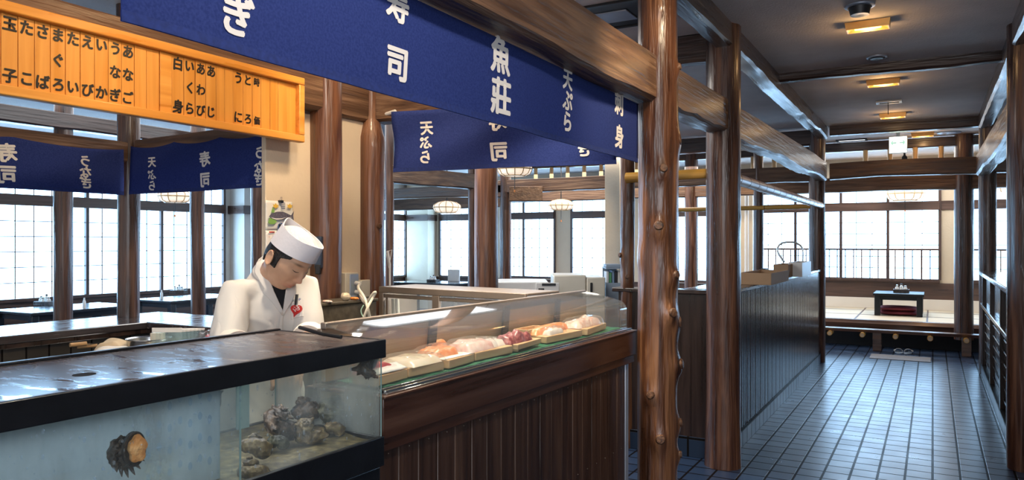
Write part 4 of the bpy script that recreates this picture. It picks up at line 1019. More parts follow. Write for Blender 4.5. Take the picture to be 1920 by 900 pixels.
# ------------------------------------------------------------------ dining counter in an L on the left
XI, YI = -3.88, 2.665
def dining_counter():
    root = thing('dining_counter', 'L-shaped dark lacquered dining counter on the left reflecting the windows', 'counter', (XI-.2, 1.6, 0))
    mb = MB(); mb.box((XI-.52, -.4, 1.01), (XI, YI+.45, 1.05)); mb.build('counter_top', M['counter'], root, bevel=.006)
    mb = MB(); mb.box((XI, YI, 1.01), (XW-.12, YI+.45, 1.05)); mb.build('counter_return', M['counter'], root, bevel=.006)
    mb = MB(); mb.box((XI-.10, -.4, 0), (XI-.03, YI+.1, 1.01)); t = mb.build('tile_face', M['walltileYZ'], root)
    mb = MB(); mb.box((XI-.1, YI+.03, 0), (XW-.12, YI+.10, 1.01)); mb.build('tile_return', M['walltileXZ'], root)
    mb = MB(); mb.box((XI-.03, -.4, .985), (XI-.008, YI+.02, 1.01)).box((XI-.03, YI+.008, .985), (XW-.12, YI+.03, 1.01)); mb.build('edge_strip', M['pan_dark'], root, bevel=.003)
dining_counter()
def side_tile(): pass
bx_ = tag(MB().box((XI-.028, .6, .86), (XI+.80, YI, .90)).build('worktop', M['steel'], bevel=.004), 'low steel worktop inside the corner of the dining counter', 'worktop')
tag(MB().box((XI-.02, .62, 0), (XI+.77, YI-.01, .86)).build('base_cabinet', M['olive'], bevel=.004), 'base cabinet under the low steel worktop', 'cabinet')
ZT = .901
def on(px, py, z): return hz(px, py, z)
# steel bowl
def bowl():
    c = on(279, 634, 1.02); c.z = ZT
    root = thing('mixing_bowl', 'shiny stainless steel mixing bowl beside the white cloth', 'bowl', c)
    MB().lathe([(.03, 0), (.06, .004), (.085, .03), (.099, .075), (.100, .112), (.106, .117), (.106, .12), (.097, .114), (.095, .078), (.08, .034), (.055, .010), (0, .008)], c, 40).build('bowl', M['steel'], root, angle=50)
bowl()
# tray with knives, board, cloths
c = on(178, 650, .97)
def tray():
    c = on(165, 655, .96)+Vector((.10, 0, 0))
    root = thing('tray', 'dark tray with wooden handled knives by the tiled counter wall', 'tray', (c.x, c.y, ZT))
    MB().obox((c.x-.16, c.y-.14, ZT), (.30, .05, 0), (-.04, .26, 0), (0, 0, .035)).build('tray_body', M['matteblack'], root, bevel=.006)
tray()
for i, (x0, y0, x1, y1, z, lb) in enumerate(((131, 647, 162, 644, .98, 'knife with a long tan wooden handle lying on the dark tray'), (145, 650, 182, 647, .965, 'second knife with tan handle lying nearer on the dark tray'), (196, 643, 232, 641, .99, 'knife with a golden handle lying on the beige cloth'))):
    p, q = on(x0, y0, z), on(x1, y1, z); d = (q-p)
    root = thing('kitchen_knife', lb, 'knife', p, 'knives at the corner worktop')
    MB().tube([p, p+d*.5, p+d], .011, 10).build('handle', M['block'], root, bevel=0)
    MB().obox(q-UP*.006, d*.6, Vector((-.012, .03, 0)), (0, 0, .002)).build('blade', M['steel'], root)
def cloth_heap(name, label, px, py, z, sx, sy, h, mat, seed):
    c = on(px, py, z); c.z = ZT
    f = lambda u, v: Vector((c.x, c.y, 0))+RT*((u-.5)*sx*(1+.15*nz((v*3, seed, 0))))-FW*((v-.5)*sy)+UP*(max(.004, (z-ZT)*(max(0, 1-abs(2*u-1)**3)*max(0, 1-abs(2*v-1)**3))**.5+h*nz((u*4, v*4, seed)))+ZT)
    tag(MB().grid(f, 34, 26).build(name, M[mat], solid=.004, angle=80), label, 'cloth')
cloth_heap('folded_cloth', 'beige cloth heaped behind the white towel', 212, 637, 1.01, .155, .16, .012, 'beigecloth', 1)
cloth_heap('white_towel', 'white towel spread in front of the beige cloth', 214, 650, 1.025, .22, .16, .014, 'cloth', 2)
# rack of clear boards
def rack():
    c = on(300, 628, 1.05)
    p0, p1 = on(302, 612, 1.09), on(358, 612, 1.09); dv = Vector((p1.x-p0.x, p1.y-p0.y, 0))
    root = thing('board_rack', 'rack of clear plastic boards with white top edges', 'rack', (p0.x, p0.y, ZT))
    back = FW*.015+RT*.012
    for i in range(7):
        o = Vector((p0.x, p0.y-.05, ZT))+back*i
        b = MB().obox(o, dv, FW*.003, UP*.165).build('clear_board', M['tank_glass'], root)
        MB().obox(o+UP*.165, dv, FW*.004, UP*(.022 if i == 0 else .010)).build('board_edge', M['plastic'], b, bevel=.001)
    o = Vector((p0.x, p0.y-.05, ZT)); w = dv+back*6
    MB().obox(o-FW*.01, w+RT*.01, FW*.13, UP*.01).build('rack_base', M['steel'], root)
rack()
c = on(395, 634, 1.03)
def red_pack():
    root = thing('wrapped_pack', 'red pack in clear wrap at the chef\'s elbow', 'package', (c.x, c.y, ZT))
    MB().sphere((c.x+.02, c.y, ZT+.075), (.05, .05, .08), 20, 14, lambda d: 1+.15*nz(d*3)).build('red_content', M['red'], root)
    MB().sphere((c.x-.005, c.y-.01, ZT+.075), (.078, .066, .092), 22, 16, lambda d: 1+.25*nz(d*5)).build('clear_wrap', M['film'], root, angle=10)
red_pack()
tag(MB().obox((on(281, 625, 1.045)*Vector((1, 1, 0)) if False else Vector((on(281, 625, 1.045).x, on(281, 625, 1.045).y, ZT))), RT*.055, FW*.05, UP*.145).build('beige_carton', M['cream'], bevel=.003), 'small beige carton behind the steel bowl', 'carton')
# ------------------------------------------------------------------ things at the stall wall
def calendar():
    X = XW+.004
    def P(px, py): return hx(px, py, X)
    y0, y1 = P(497, 450).y, P(548, 450).y; zt, zm, zb = P(522, 377).z, P(522, 432).z, P(522, 520).z
    root = thing('wall_calendar', 'paper wall calendar with a fish picture hung behind the chef', 'calendar', (X, (y0+y1)/2, zb))
    def sh(u, v, z0, z1): return Vector((X+.003+.008*math.sin(v*PI)*u+.004*math.sin(u*5), y0+(y1-y0)*u, z0+(z1-z0)*v))
    top = MB().grid(lambda u, v: sh(u, v, zm, zt), 14, 10).build('picture_sheet', M['plastic'], root, solid=.001)
    MB().grid(lambda u, v: sh(u, v, zb, zm-.001), 14, 12).build('date_sheet', M['paper'], root, solid=.001)
    w = y1-y0; hh = zt-zm; Xp = X+.016
    def pic(name, pts, mat, dx=0):
        mb = MB(); q = [Vector((Xp+dx, y0+w*u, zm+hh*v)) for u, v in pts]; mb.rings([q, [p+Vector((.001, 0, 0)) for p in q]]); return mb.build(name, mat, top)
    grey = plain('fish_grey', (.12, .11, .15), .5, var=.5, nscale=200)
    leaf = plain('leaf_green', (.22, .42, .10), .6); yel = plain('flower_yellow', (.75, .48, .06), .6); blu = plain('calendar_blue', (.06, .12, .30), .6); txtm = plain('print_grey', (.15, .18, .28), .6)
    fishp = [(.05, .46), (.15, .56), (.35, .63), (.55, .64), (.75, .57), (.86, .52), (.97, .68), (.94, .52), (.96, .36), (.86, .48), (.7, .42), (.5, .36), (.3, .35), (.13, .40)]
    pic('fish_print', fishp, grey, .001)
    pic('fish_print', [(.12, .43), (.3, .40), (.5, .41), (.7, .46), (.5, .38), (.3, .36), (.15, .40)], M['plastic'], .0022)
    pic('leaf_print', [(.02, .25), (.08, .42), (.2, .40), (.34, .30), (.24, .2), (.1, .2)], leaf); pic('leaf_print', [(.14, .62), (.2, .78), (.26, .66), (.22, .55)], leaf)
    for cx, cy in ((.3, .82), (.82, .84)): pic('flower_print', [(cx+(.13 if k % 2 else .07)*math.cos(k*PI/6), cy+(.10 if k % 2 else .05)*math.sin(k*PI/6)) for k in range(12)], yel)
    pic('month_oval', [(.5+.14*math.cos(k*PI/10), .10+.16*math.sin(k*PI/10)) for k in range(20)], blu, .001)
    mb = MB()
    for ch, u, v, s in (('8', .45, .11, .045), ('月', .57, .08, .022)): put_text(mb, ch, s, lambda a, b, k: Vector((Xp+.003, y0+w*u+a, zm+hh*v+b)), .03)
    mb.build('month_lettering', M['plastic'], top, fix=False)
    mb = MB()
    for k in range(4): mb.obox((Xp, y0+w*.5, zm+hh*(.74+.06*k)), (0, w*.14, 0), (0, 0, hh*.03), (.001, 0, 0))
    mb.build('headline_print', txtm, top)
    for nm, mt, days in (('date_print', M['ink'], 0), ('sunday_print', M['red'], 1)):
        mb = MB()
        for r in range(5):
            for cc in range(7):
                if (cc == 0) != bool(days): continue
                n_ = r*7+cc+1
                if n_ > 31: continue
                st = str(n_); zz = zb+(zm-zb)*(.86-.17*r)
                for j, ch in enumerate(st): put_text(mb, ch, .017, lambda a, b, k: Vector((Xp-.004, y0+w*(.09+.137*cc)+a+.008*(j-(len(st)-1)/2), zz+b)), 0)
        if days: mb.obox((Xp-.004, y0+w*.08, zb+(zm-zb)*.95), (0, w*.2, 0), (0, 0, .006), (.001, 0, 0))
        mb.build(nm, mt, root, fix=False)
    c = Vector((X+.012, (y0+y1)/2, zt))
    cl = MB().obox(c-Vector((.008, .012, .008)), (.018, 0, 0), (0, .024, 0), (0, 0, .012)).build('clip', M['matteblack'], root, bevel=.002)
    MB().tube([c+Vector((0, -.006, .002)), c+Vector((.004, -.003, .02)), c+Vector((.004, .005, .02)), c+Vector((0, .006, .002))], .0012, 6).build('clip_wire', M['steel'], cl)
calendar()
p = hd(596, 468, 3.93)
def wall_phone():
    root = thing('wall_box', 'dark blue plastic box hung on the log post behind the chef', 'box', p)
    bl = plain('dark_blue_plastic', (.03, .05, .09), .4)
    MB().obox(p-RT*.02-UP*.10, RT*.04, FW*.05, UP*.17).build('case', bl, root, bevel=.006)
    MB().obox(p-RT*.014-UP*.13-FW*.006, RT*.028, FW*.03, UP*.05).build('lower_clip', M['matteblack'], root, bevel=.004)
wall_phone()
def outlet():
    q = hx(653, 537, XW+.002)
    root = thing('power_outlet', 'steel wall outlet box between the two stall posts with plugs in it', 'outlet', q)
    bx('outlet_box', (XW, q.y-.075, q.z-.085), (XW+.05, q.y+.03, q.z+.08), M['cream'], root, .004)
    bx('face_plate', (XW+.05, q.y-.045, q.z-.07), (XW+.056, q.y+.028, q.z+.072), M['zinc'], root, .003)
    for dz in (.02, -.03): MB().tube([(XW+.056, q.y, q.z+dz), (XW+.09, q.y, q.z+dz-.004)], .013, 12).build('plug', M['plastic'], root, bevel=.002)
    q2 = hx(681, 541, XW+.06); bx('small_box', (XW+.055, q2.y-.04, q2.z-.05), (XW+.08, q2.y+.04, q2.z+.05), M['cream'], root, .004)
    return q
oq = outlet()
def cable(label, pts, r, mat):
    P = [Vector(x) for x in pts]; out = []
    for i in range(len(P)-1):
        a, b, c_, d = P[max(i-1, 0)], P[i], P[i+1], P[min(i+2, len(P)-1)]
        for k in range(8):
            t = k/8; out.append(.5*((2*b)+(c_-a)*t+(2*a-5*b+4*c_-d)*t*t+(-a+3*b-3*c_+d)*t**3))
    out.append(P[-1]); return tag(MB().tube(out, r, 8).build('power_cable', M[mat]), label, 'cable', 'cables at the wall outlet')
def cp(px, py, d): return hd(px, py, d)
cable('thick cream cable looping from the upper plug down behind the glass case', [Vector((XW+.09, oq.y, oq.z+.016)), cp(672, 540, 3.9), cp(684, 560, 3.8), cp(690, 580, 3.75), cp(694, 600, 3.75)], .008, 'cream')
cable('cream cable arching to the right in a loop beside the outlet', [Vector((XW+.09, oq.y, oq.z-.034)), cp(676, 556, 3.9), cp(686, 568, 3.8), cp(700, 550, 3.75), cp(704, 549, 3.75), cp(698, 560, 3.75), cp(690, 575, 3.7), cp(682, 597, 3.7)], .007, 'cream')
cable('thin green cable hanging before the olive metal box', [cp(682, 572, 3.75), cp(677, 582, 3.75), cp(680, 592, 3.75), cp(688, 602, 3.72)], .003, 'signgreen')
def olive_box():
    pts = [hz(586, 568, 1.20), hz(600, 571, 1.20), hz(706, 561, 1.20)]
    b, c_ = pts[1], pts[2]
    d = Vector((c_.x-b.x, c_.y-b.y, 0)); bk = Vector((-.10, -.02, 0))
    XB = XW+.135
    root = thing('metal_box', 'weathered olive green metal box below the wall outlet', 'box', (b.x, b.y, 0))
    mb = MB(); mb.hexa([(b.x, b.y, .80), (c_.x, c_.y, .80), (XB, c_.y+.02, .80), (XB, b.y-.02, .80), (b.x, b.y, 1.19), (c_.x, c_.y, 1.19), (XB, c_.y+.02, 1.19), (XB, b.y-.02, 1.19)])
    mb.build('body', M['olive'], root, bevel=.006)
    mb = MB(); e = .008; mb.hexa([(b.x+e, b.y-e, 1.19), (c_.x+e, c_.y+e, 1.19), (XB, c_.y+.02, 1.19), (XB, b.y-.03, 1.19), (b.x+e, b.y-e, 1.205), (c_.x+e, c_.y+e, 1.205), (XB, c_.y+.02, 1.205), (XB, b.y-.03, 1.205)])
    mb.build('lid', M['olive'], root, bevel=.004)
    mb = MB(); mb.box((XB, b.y, 0), (b.x-.01, c_.y, .80)); mb.build('base', M['olive'], root)
    return b, c_
ob, oc = olive_box()
for px, py, lb, mt, s in ((614, 565, 'flat pinkish soap bar on the olive metal box', 'prawn', (.03, .016, .007)), (648, 561, 'crumpled tan rag on the olive metal box', 'beigecloth', (.028, .022, .02)), (664, 560, 'small dark and yellow clutter on the olive metal box', 'orangeplastic', (.03, .015, .008))):
    q = hz(px, py, 1.212); q.x = max(q.x, XW+.17)
    tag(MB().sphere((q.x, q.y, 1.205+s[2]), s, 18, 12, lambda d: 1+.22*nz(d*3)).build('soap_bar' if 'soap' in lb else 'rag' if 'rag' in lb else 'sponge', M[mt]), lb, lb.split()[2] if 'soap' in lb else 'rag' if 'rag' in lb else 'clutter')
def strap():
    a, b = hd(727, 470, 4.35), hd(731, 538, 4.35)
    root = thing('hanging_strap', 'white plastic strap hanging beside the notched post', 'strap', b)
    MB().tube([a, hd(731, 495, 4.35), b], .006, 8).build('strap', M['plastic'], root)
    MB().tube([hd(724, 473, 4.35), hd(729, 503, 4.35), hd(735, 468, 4.35), hd(724, 473, 4.35)], .003, 6).build('loop', M['plastic'], root)
strap()
# ------------------------------------------------------------------ rear display case in a bronze frame
def rear_case():
    zt = 1.25
    A0, A1 = hz(710, 537, zt), hz(985, 551, zt); d = Vector((A1.x-A0.x, A1.y-A0.y, 0)); L = d.length; t = d.normalized(); nb = Vector((-t.y, t.x, 0))
    if nb.dot(FW) < 0: nb = -nb
    def b3(mb, s0, s1, n0, n1, z0, z1): return mb.obox(Vector((A0.x, A0.y, 0))+t*s0+nb*n0+UP*z0, t*(s1-s0), nb*(n1-n0), UP*(z1-z0))
    root = thing('rear_case', 'second glass case in a bronze aluminium frame standing across the back', 'display case', Vector((A0.x, A0.y, 0))+t*L/2+nb*.15)
    mb = MB(); b3(mb, 0, L, 0, .02, zt-.035, zt); b3(mb, 0, .035, 0, .02, .9, zt-.035); b3(mb, L*.40, L*.40+.05, 0, .02, .9, zt-.035); b3(mb, .035, L, .006, .016, zt-.062, zt-.042); b3(mb, .05, .068, .006, .016, .9, zt-.06)
    mb.build('frame', M['alu'], root, bevel=.003)
    mb = MB(); b3(mb, .035, L, .008, .012, .9, zt-.035); mb.build('sliding_pane', M['case_glass'], root)
    mb = MB(); b3(mb, 0, L, .02, .30, zt-.012, zt); mb.build('top_panel', M['alu'], root, bevel=.003)
    mb = MB(); b3(mb, 0, L, .30, .305, .9, zt-.012); mb.build('front_glass', M['case_glass'], root)
    mb = MB(); b3(mb, 0, .012, .02, .30, .9, zt); mb.build('end_panel', M['alu'], root)
    mb = MB(); b3(mb, 0, L, .0, .32, 0, .9); b3(mb, 0, L, .0, .32, .9, 1.0); mb.build('base', M['alu'], root, bevel=.003)
    l = bpy.data.lights.new('case_fill', 'AREA'); l.shape = 'RECTANGLE'; l.size = L*.8; l.size_y = .06; l.energy = 6; l.color = (1, .95, .88)  # unseen fill light added to brighten the inside of the case
    lo = bpy.data.objects.new('case_fill', l); COL.objects.link(lo); lo.location = Vector((A0.x, A0.y, 0))+t*L*.5+nb*.2+UP*(zt-.02); lo.rotation_euler = (0, 0, math.atan2(t.y, t.x))
    mb = MB(); b3(mb, .10, .42, .03, .27, 1.003, 1.035); o = mb.build('serving_board', M['green'], bevel=.004); tag(o, 'green tray inside the rear glass case', 'tray')
    mb = MB(); b3(mb, .24, .62, .05, .24, 1.036, 1.085); o = mb.build('serving_board', M['block'], bevel=.012); tag(o, 'pale wooden board with bread coloured edge inside the rear case', 'board')
    mb = MB()
    mb.grid(lambda u, v: Vector((A0.x, A0.y, 0))+t*(.25+.36*u)+nb*(.055+.18*v)+UP*(1.087+.018*(max(0, 1-abs(2*u-1)**3)*max(0, 1-abs(2*v-1)**3))**.5*(1+.5*nz((u*6, v*5, 4)))), 20, 12)
    tag(mb.build('fillet', M['whitefish'], solid=.004), 'pale fillets laid on the board in the rear case', 'fish')
    for s in (.075, .105): 
        mb = MB(); mb.tube([Vector((A0.x, A0.y, 0))+t*s+nb*.05+UP*1.0, Vector((A0.x, A0.y, 0))+t*(s-.004)+nb*.05+UP*1.1, Vector((A0.x, A0.y, 0))+t*(s-.008)+nb*.05+UP*1.18], .012, 10)
        mb.build('hose', M['cream'], root)
rear_case()
# ------------------------------------------------------------------ kitchen things behind
def appliance():
    d = 6.5; a, b = hd(928, 530, d), hd(1003, 530, d); w = (b-a).length
    z1 = hd(928, 529, d).z; root = thing('chest_freezer', 'white boxy appliance standing left of the cream refrigerator', 'appliance', (a+b)/2*Vector((1, 1, 0)) if False else Vector(((a.x+b.x)/2, (a.y+b.y)/2, 0)))
    o = Vector((a.x, a.y, 0)); t = RT
    MB().obox(o+UP*.05, t*(w+.12), FW*.6, UP*(z1-.05)).build('body', M['plastic'], root, bevel=.008)
    o2 = Vector((a.x, a.y, 0))+t*w
    MB().obox(o2+t*.01-FW*.02+UP*(z1-.09), t*.20, FW*.03, UP*.085).build('control_panel', M['plastic'], root, bevel=.004)
    MB().obox(o2+t*.06-FW*.024+UP*(z1-.03), t*.12, FW*.006, UP*.02).build('display', M['matteblack'], root)
    MB().obox(o2+t*.03-FW*.026+UP*(z1-.075), t*.05, FW*.008, UP*.022).build('handle', M['matteblack'], root, bevel=.002)
    for dx in (.03, w+.05): MB().obox(o+t*dx+FW*.05, t*.04, FW*.5, UP*.05).build('foot', M['matteblack'], root)
    d = 7.0; a, b = hd(1038, 516, d), hd(1136, 519, d); w = (b-a).length; z1 = a.z
    root = thing('refrigerator', 'cream enamel refrigerator with a dark vertical door grip', 'refrigerator', Vector(((a.x+b.x)/2, (a.y+b.y)/2, 0)))
    o = Vector((a.x, a.y, 0)); f = (b-a).x
    MB().obox(o+UP*.04, RT*(w*.62), FW*.55, UP*(z1-.04)).build('body', M['fridge'], root, bevel=.012)
    MB().obox(o+RT*(w*.63)+UP*.06, RT*(w*.36), FW*.55, UP*(z1-.08)).build('door', M['fridge'], root, bevel=.012)
    MB().obox(o+RT*(w*.70)-FW*.012+UP*(z1-.19), RT*.02, FW*.014, UP*.12).build('door_grip', M['matteblack'], root, bevel=.004)
    MB().obox(o+RT*.03+FW*.03, RT*(w-.08), FW*.48, UP*.045).build('plinth', M['matteblack'], root)
appliance()
def book_rack():
    d = 7.4
    a = hd(1136, 510, d); o = Vector((a.x, a.y, 0)); w = (hd(1164, 510, d)-a).length
    root = thing('shelf_unit', 'small blue grey shelf unit squeezed beside the refrigerator', 'shelf', o+RT*w/2)
    MB().obox(o+UP*0, RT*w, FW*.3, UP*1.10).build('carcass', M['bluegrey'], root, bevel=.004)
    MB().obox(o+UP*1.24-FW*.02, RT*w, FW*.32, UP*.015).build('top_shelf', M['bluegrey'], root)
    MB().obox(o+UP*1.1+FW*.28, RT*w, FW*.01, UP*.14).build('back_panel', M['bluegrey'], root)
    cols = [plain('folder_white', (.75, .76, .78), .5), plain('folder_green', (.10, .33, .15), .5), plain('folder_blue', (.2, .3, .45), .5), plain('folder_black', (.03, .03, .035), .5), M['plastic'], plain('folder_red', (.5, .1, .08), .5)]
    for i, (lb, m_, h) in enumerate((('white folder at the left of the small shelf', 0, .11), ('green folder on the small shelf', 1, .10), ('pale blue folder on the small shelf', 2, .12), ('black folder on the small shelf', 3, .115), ('cream folder at the right of the small shelf', 4, .12))):
        tag(MB().obox(o+RT*(.008+i*w/5.2)+UP*1.101+FW*.02, RT*(w/5.2*.8), FW*.2, UP*h).build('ring_binder', cols[m_], bevel=.002), lb, 'folder', 'folders on the small shelf')
    tag(MB().obox(o+RT*.002+UP*1.256, RT*(w-.004), FW*.22, UP*.03).build('ring_binder', M['bluegrey'], bevel=.004), 'blue grey folder lying flat on top of the small shelf unit', 'folder', 'folders on the small shelf')
book_rack()
# boxes on the slatted partition
def corridor_boxes():
    def crate(name, label, px0, px1, ytop, ybot, yw, dep, mat):
        a, b = hy(px0, ybot, yw), hy(px1, ybot, yw); zt = hy((px0+px1)/2, ytop, yw).z
        root = thing(name, label, 'box', Vector(((a.x+b.x)/2, yw, 1.171)))
        w = b.x-a.x; z0 = 1.171
        for nm, q in (('side', ((a.x, yw, z0), (b.x, yw+.012, zt))), ('side', ((a.x, yw+dep-.012, z0), (b.x, yw+dep, zt))), ('side', ((a.x, yw+.012, z0), (a.x+.012, yw+dep-.012, zt))), ('side', ((b.x-.012, yw+.012, z0), (b.x, yw+dep-.012, zt)))): bx(nm, *q, M[mat], root, .002)
        bx('bottom', (a.x+.012, yw+.012, z0), (b.x-.012, yw+dep-.012, z0+.01), M[mat], root, 0)
        return root
    crate('open_box', 'long brown open box on the partition top next to the thick post', 1386, 1446, 512, 528, 6.0, .8, 'cardboard')
    crate('open_box', 'taller brown box with white end in the middle of the partition top', 1450, 1478, 496, 520, 7.35, .5, 'cardboard')
    crate('white_carton', 'white carton below the bent hose on the partition top', 1478, 1504, 492, 516, 7.6, .6, 'plastic')
    a = hy(1424, 512, 7.3)
    tag(bx('orange_tray', (a.x-.06, 7.0, 1.171), (a.x+.06, 7.30, 1.20), M['orangeplastic'], None, .004), 'flat orange tray between the two brown boxes', 'tray')
    b = hy(1441, 500, 7.6)
    tag(bx('dark_box', (b.x-.05, 7.42, 1.171), (b.x+.0, 7.6, 1.25), M['matteblack'], None, .004), 'small dark box behind the orange tray', 'box')
    pts = [hy(1471, 492, 8.3), hy(1460, 476, 8.3), hy(1458, 465, 8.3), hy(1464, 457, 8.3), hy(1477, 454, 8.3), hy(1491, 455, 8.3), hy(1501, 461, 8.3), hy(1505, 470, 8.3), hy(1505, 490, 8.3), hy(1504, 512, 8.3)]
    out = []
    for i in range(len(pts)-1):
        a, b, c_, d = pts[max(i-1, 0)], pts[i], pts[i+1], pts[min(i+2, len(pts)-1)]
        for k in range(6):
            t = k/6; out.append(.5*((2*b)+(c_-a)*t+(2*a-5*b+4*c_-d)*t*t+(-a+3*b-3*c_+d)*t**3))
    out[-1].z = 1.171
    tag(MB().tube(out, .010, 10).build('bent_hose', M['steel']), 'bent steel spray hose arching over the cartons', 'hose')
corridor_boxes()
# ------------------------------------------------------------------ dining tables
def table(name, label, c, sx, sy, h, rot=0, low=False):
    TM = M['lowblack'] if low else M['blacktop']
    root = thing(name, label, 'table', (0, 0, 0), None if low else 'dark dining tables')
    MB().box((-sx/2, -sy/2, h-.035), (sx/2, sy/2, h)).build('tabletop', TM, root, bevel=.006)
    MB().box((-sx/2+.08, -sy/2+.06, h-.10), (sx/2-.08, sy/2-.06, h-.035)).build('apron', TM, root, bevel=.003)
    for x in (-1, 1):
        for y in (-1, 1):
            a = (x*(sx/2-.06), y*(sy/2-.06)); w = .04
            MB().box((a[0]-w, a[1]-w, 0), (a[0]+w, a[1]+w, h-.035)).build('leg', TM, root, bevel=.005)
    root.location = c; root.rotation_euler = (0, 0, rot); return root
def caddy(label, c, rot=0):
    root = thing('condiment_caddy', label, 'caddy', (0, 0, 0), 'condiment caddies on the tables')
    MB().box((-.11, -.07, 0), (.11, .07, .012)).box((-.11, -.07, .012), (-.10, .07, .05)).box((.10, -.07, .012), (.11, .07, .05)).box((-.10, -.07, .012), (.10, -.06, .05)).box((-.10, .06, .012), (.10, .07, .05)).build('holder', M['pan_dark'], root, bevel=.002)
    for x, y, r, h in ((-.06, 0, .026, .10), (0, .02, .024, .12), (.055, -.01, .028, .09), (-.005, -.035, .02, .085)):
        j = MB().lathe([(r*.8, .012), (r, .02), (r, h*.75), (r*.6, h*.9), (r*.55, h)], (x, y, 0), 16).build('jar', M['plastic'], root)
        MB().lathe([(r*.6, h), (r*.65, h+.012), (r*.2, h+.02)], (x, y, 0), 12).build('lid', M['matteblack'] if y > 0 else M['steel'], j)
    root.location = c; root.rotation_euler = (0, 0, rot); return root
t1 = hd(120, 578, 9.0); t2 = hd(345, 560, 10.6); t3 = hd(860, 525, 15.0)
table('dining_table', 'dark dining table by the left windows, nearest to the left edge', (t1.x-.1, t1.y+.1, 0), .85, 1.3, .71)
table('dining_table', 'dark dining table by the left windows behind the second curtain', (t2.x-.1, t2.y+.2, 0), .85, 1.3, .71)
table('dining_table', 'dark dining table far back before the white pilaster', (hd(815, 525, 15).x, hd(815, 525, 15).y, 0), 1.5, .8, .71)
q = hz(85, 571, .72); caddy('condiment caddy on the leftmost dining table', (q.x, q.y, .711), .3)
q = hz(335, 549, .72); caddy('condiment caddy on the dining table behind the second curtain', (q.x, q.y, .711), .5)
q = hd(812, 519, 15); caddy('condiment caddy on the far table before the white pilaster', (q.x, q.y, .711))
for px, py, lb, d in ((158, 570, 'white bottle on the left dining table', 8.9), (303, 557, 'slim white bottle at the end of the second dining table', 10.4)):
    q = hd(px, py, d); tag(MB().lathe([(.015, 0), (.018, .008), (.018, .08), (.009, .11), (.009, .13), (0, .132)], (q.x, q.y, .711), 14).build('bottle', M['plastic']), lb, 'bottle', 'white bottles on dining tables')
q = hd(845, 505, 15.2); tag(bx('menu_card', (q.x-.14, q.y+.1, .711), (q.x+.14, q.y+.13, .95), M['paper'], None, .002), 'white card standing on the far table', 'card')
q = hd(1164-10+0, 520, 14)
# low table on the tatami
ty = 12.9; ta, tb = hy(1638, 555, ty), hy(1733, 555, ty)
table('low_table', 'low black table standing on the tatami floor', ((ta.x+tb.x)/2, 13.1, .3835), tb.x-ta.x, .75, .34, 0, True)
caddy('condiment caddy on the low black tatami table', (hy(1690, 545, 13.1).x, 13.1, .7245))
cc = (ta.x+tb.x)/2
def cushions():
    for i, (lb, w) in enumerate((('lower maroon floor cushion stowed beneath the low black table', .56), ('upper maroon floor cushion stowed beneath the low black table', .54))):
        z = .384+i*.066
        o = MB().sphere((cc-.01*i, 13.08, z+.034), (w/2, .24, .034), 28, 12, lambda d: 1/max(.55, (abs(d.x)**5+abs(d.y)**5+abs(d.z)**3)**.2) if True else 1)
        tag(o.build('floor_cushion', M['maroon']), lb, 'cushion', 'floor cushions under the low table')
cushions()
for i, (px, rz) in enumerate(((1687, .2), (1704, -.15))):
    q = hz(px, 657, 0); q = Vector((q.x, min(q.y, 11.42), 0))
    root = thing('slipper', ('left' if i == 0 else 'right')+' slipper of the grey pair on the floor before the bench', 'slipper', (0, 0, 0), 'slippers before the bench')
    MB().rings([[(.05*math.cos(a)*(1-.15*max(0, math.sin(a))), .12*math.sin(a), z) for a in [2*PI*k/20 for k in range(20)]] for z in (0.0, .018)]).build('sole', M['bluegrey'], root, bevel=.004)
    MB().grid(lambda u, v: Vector((.048*math.cos(PI*u), .01+.09*v*(1), .018+.045*math.sin(PI*u)*(1-.45*v))), 12, 6).build('upper', M['plastic'], root, solid=.006)
    root.location = q; root.rotation_euler = (0, 0, rz)
q0, q1 = hz(1640, 677, 0), hz(1738, 666, 0)
tag(MB().box((-.72, 10.72, .0), (-.02, 11.15, .006)).build('door_mat', plain('grey_mat', (.22, .22, .24), .8, nscale=80, bmp=.4), bevel=.003), 'thin pale grey mat on the tiles before the bench', 'mat')

# ------------------------------------------------------------------ ceiling fixtures
def lamp(label, x, y, power=3):
    root = thing('ceiling_lamp', label, 'ceiling lamp', (x, y, CZ), 'rectangular ceiling lamps along the corridor')
    w, d, h = .135, .055, .05
    mb = MB(); z1, z0 = CZ-.001, CZ-h
    o = [(-w, -d), (w, -d), (w, d), (-w, d)]; i_ = [(-w*.62, -d*.45), (w*.62, -d*.45), (w*.62, d*.45), (-w*.62, d*.45)]
    mb.rings([[(x+a, y+b, z1) for a, b in o], [(x+a*.94, y+b*.94, z0) for a, b in o], [(x+a*.9, y+b*.88, z0) for a, b in o], [(x+a, y+b, z0+.028) for a, b in i_]], True)
    mb.build('reflector', M['lampgold'], root, angle=20)
    bx('glowing_tube', (x-w*.6, y-d*.42, z0+.006), (x+w*.6, y+d*.42, z0+.024), M['lampwarm'], root, .006)
    l = bpy.data.lights.new('bulb', 'POINT'); l.energy = power; l.color = (1, .62, .28); l.shadow_soft_size = .05
    lo = bpy.data.objects.new('bulb', l); COL.objects.link(lo); lo.location = (x, y, CZ-.10)
for (px, py), lb in (((1627, 47), 'nearest glowing ceiling lamp of the corridor'), ((1656, 154), 'glowing ceiling lamp just past the thin crossbeam'), ((1674, 216), 'glowing ceiling lamp between the vent grille and the second crossbeam'), ((1730, 252), 'farthest glowing ceiling lamp, beyond the exit sign')):
    p = hz(px, py, CZ-.02); lamp(lb, p.x, p.y)
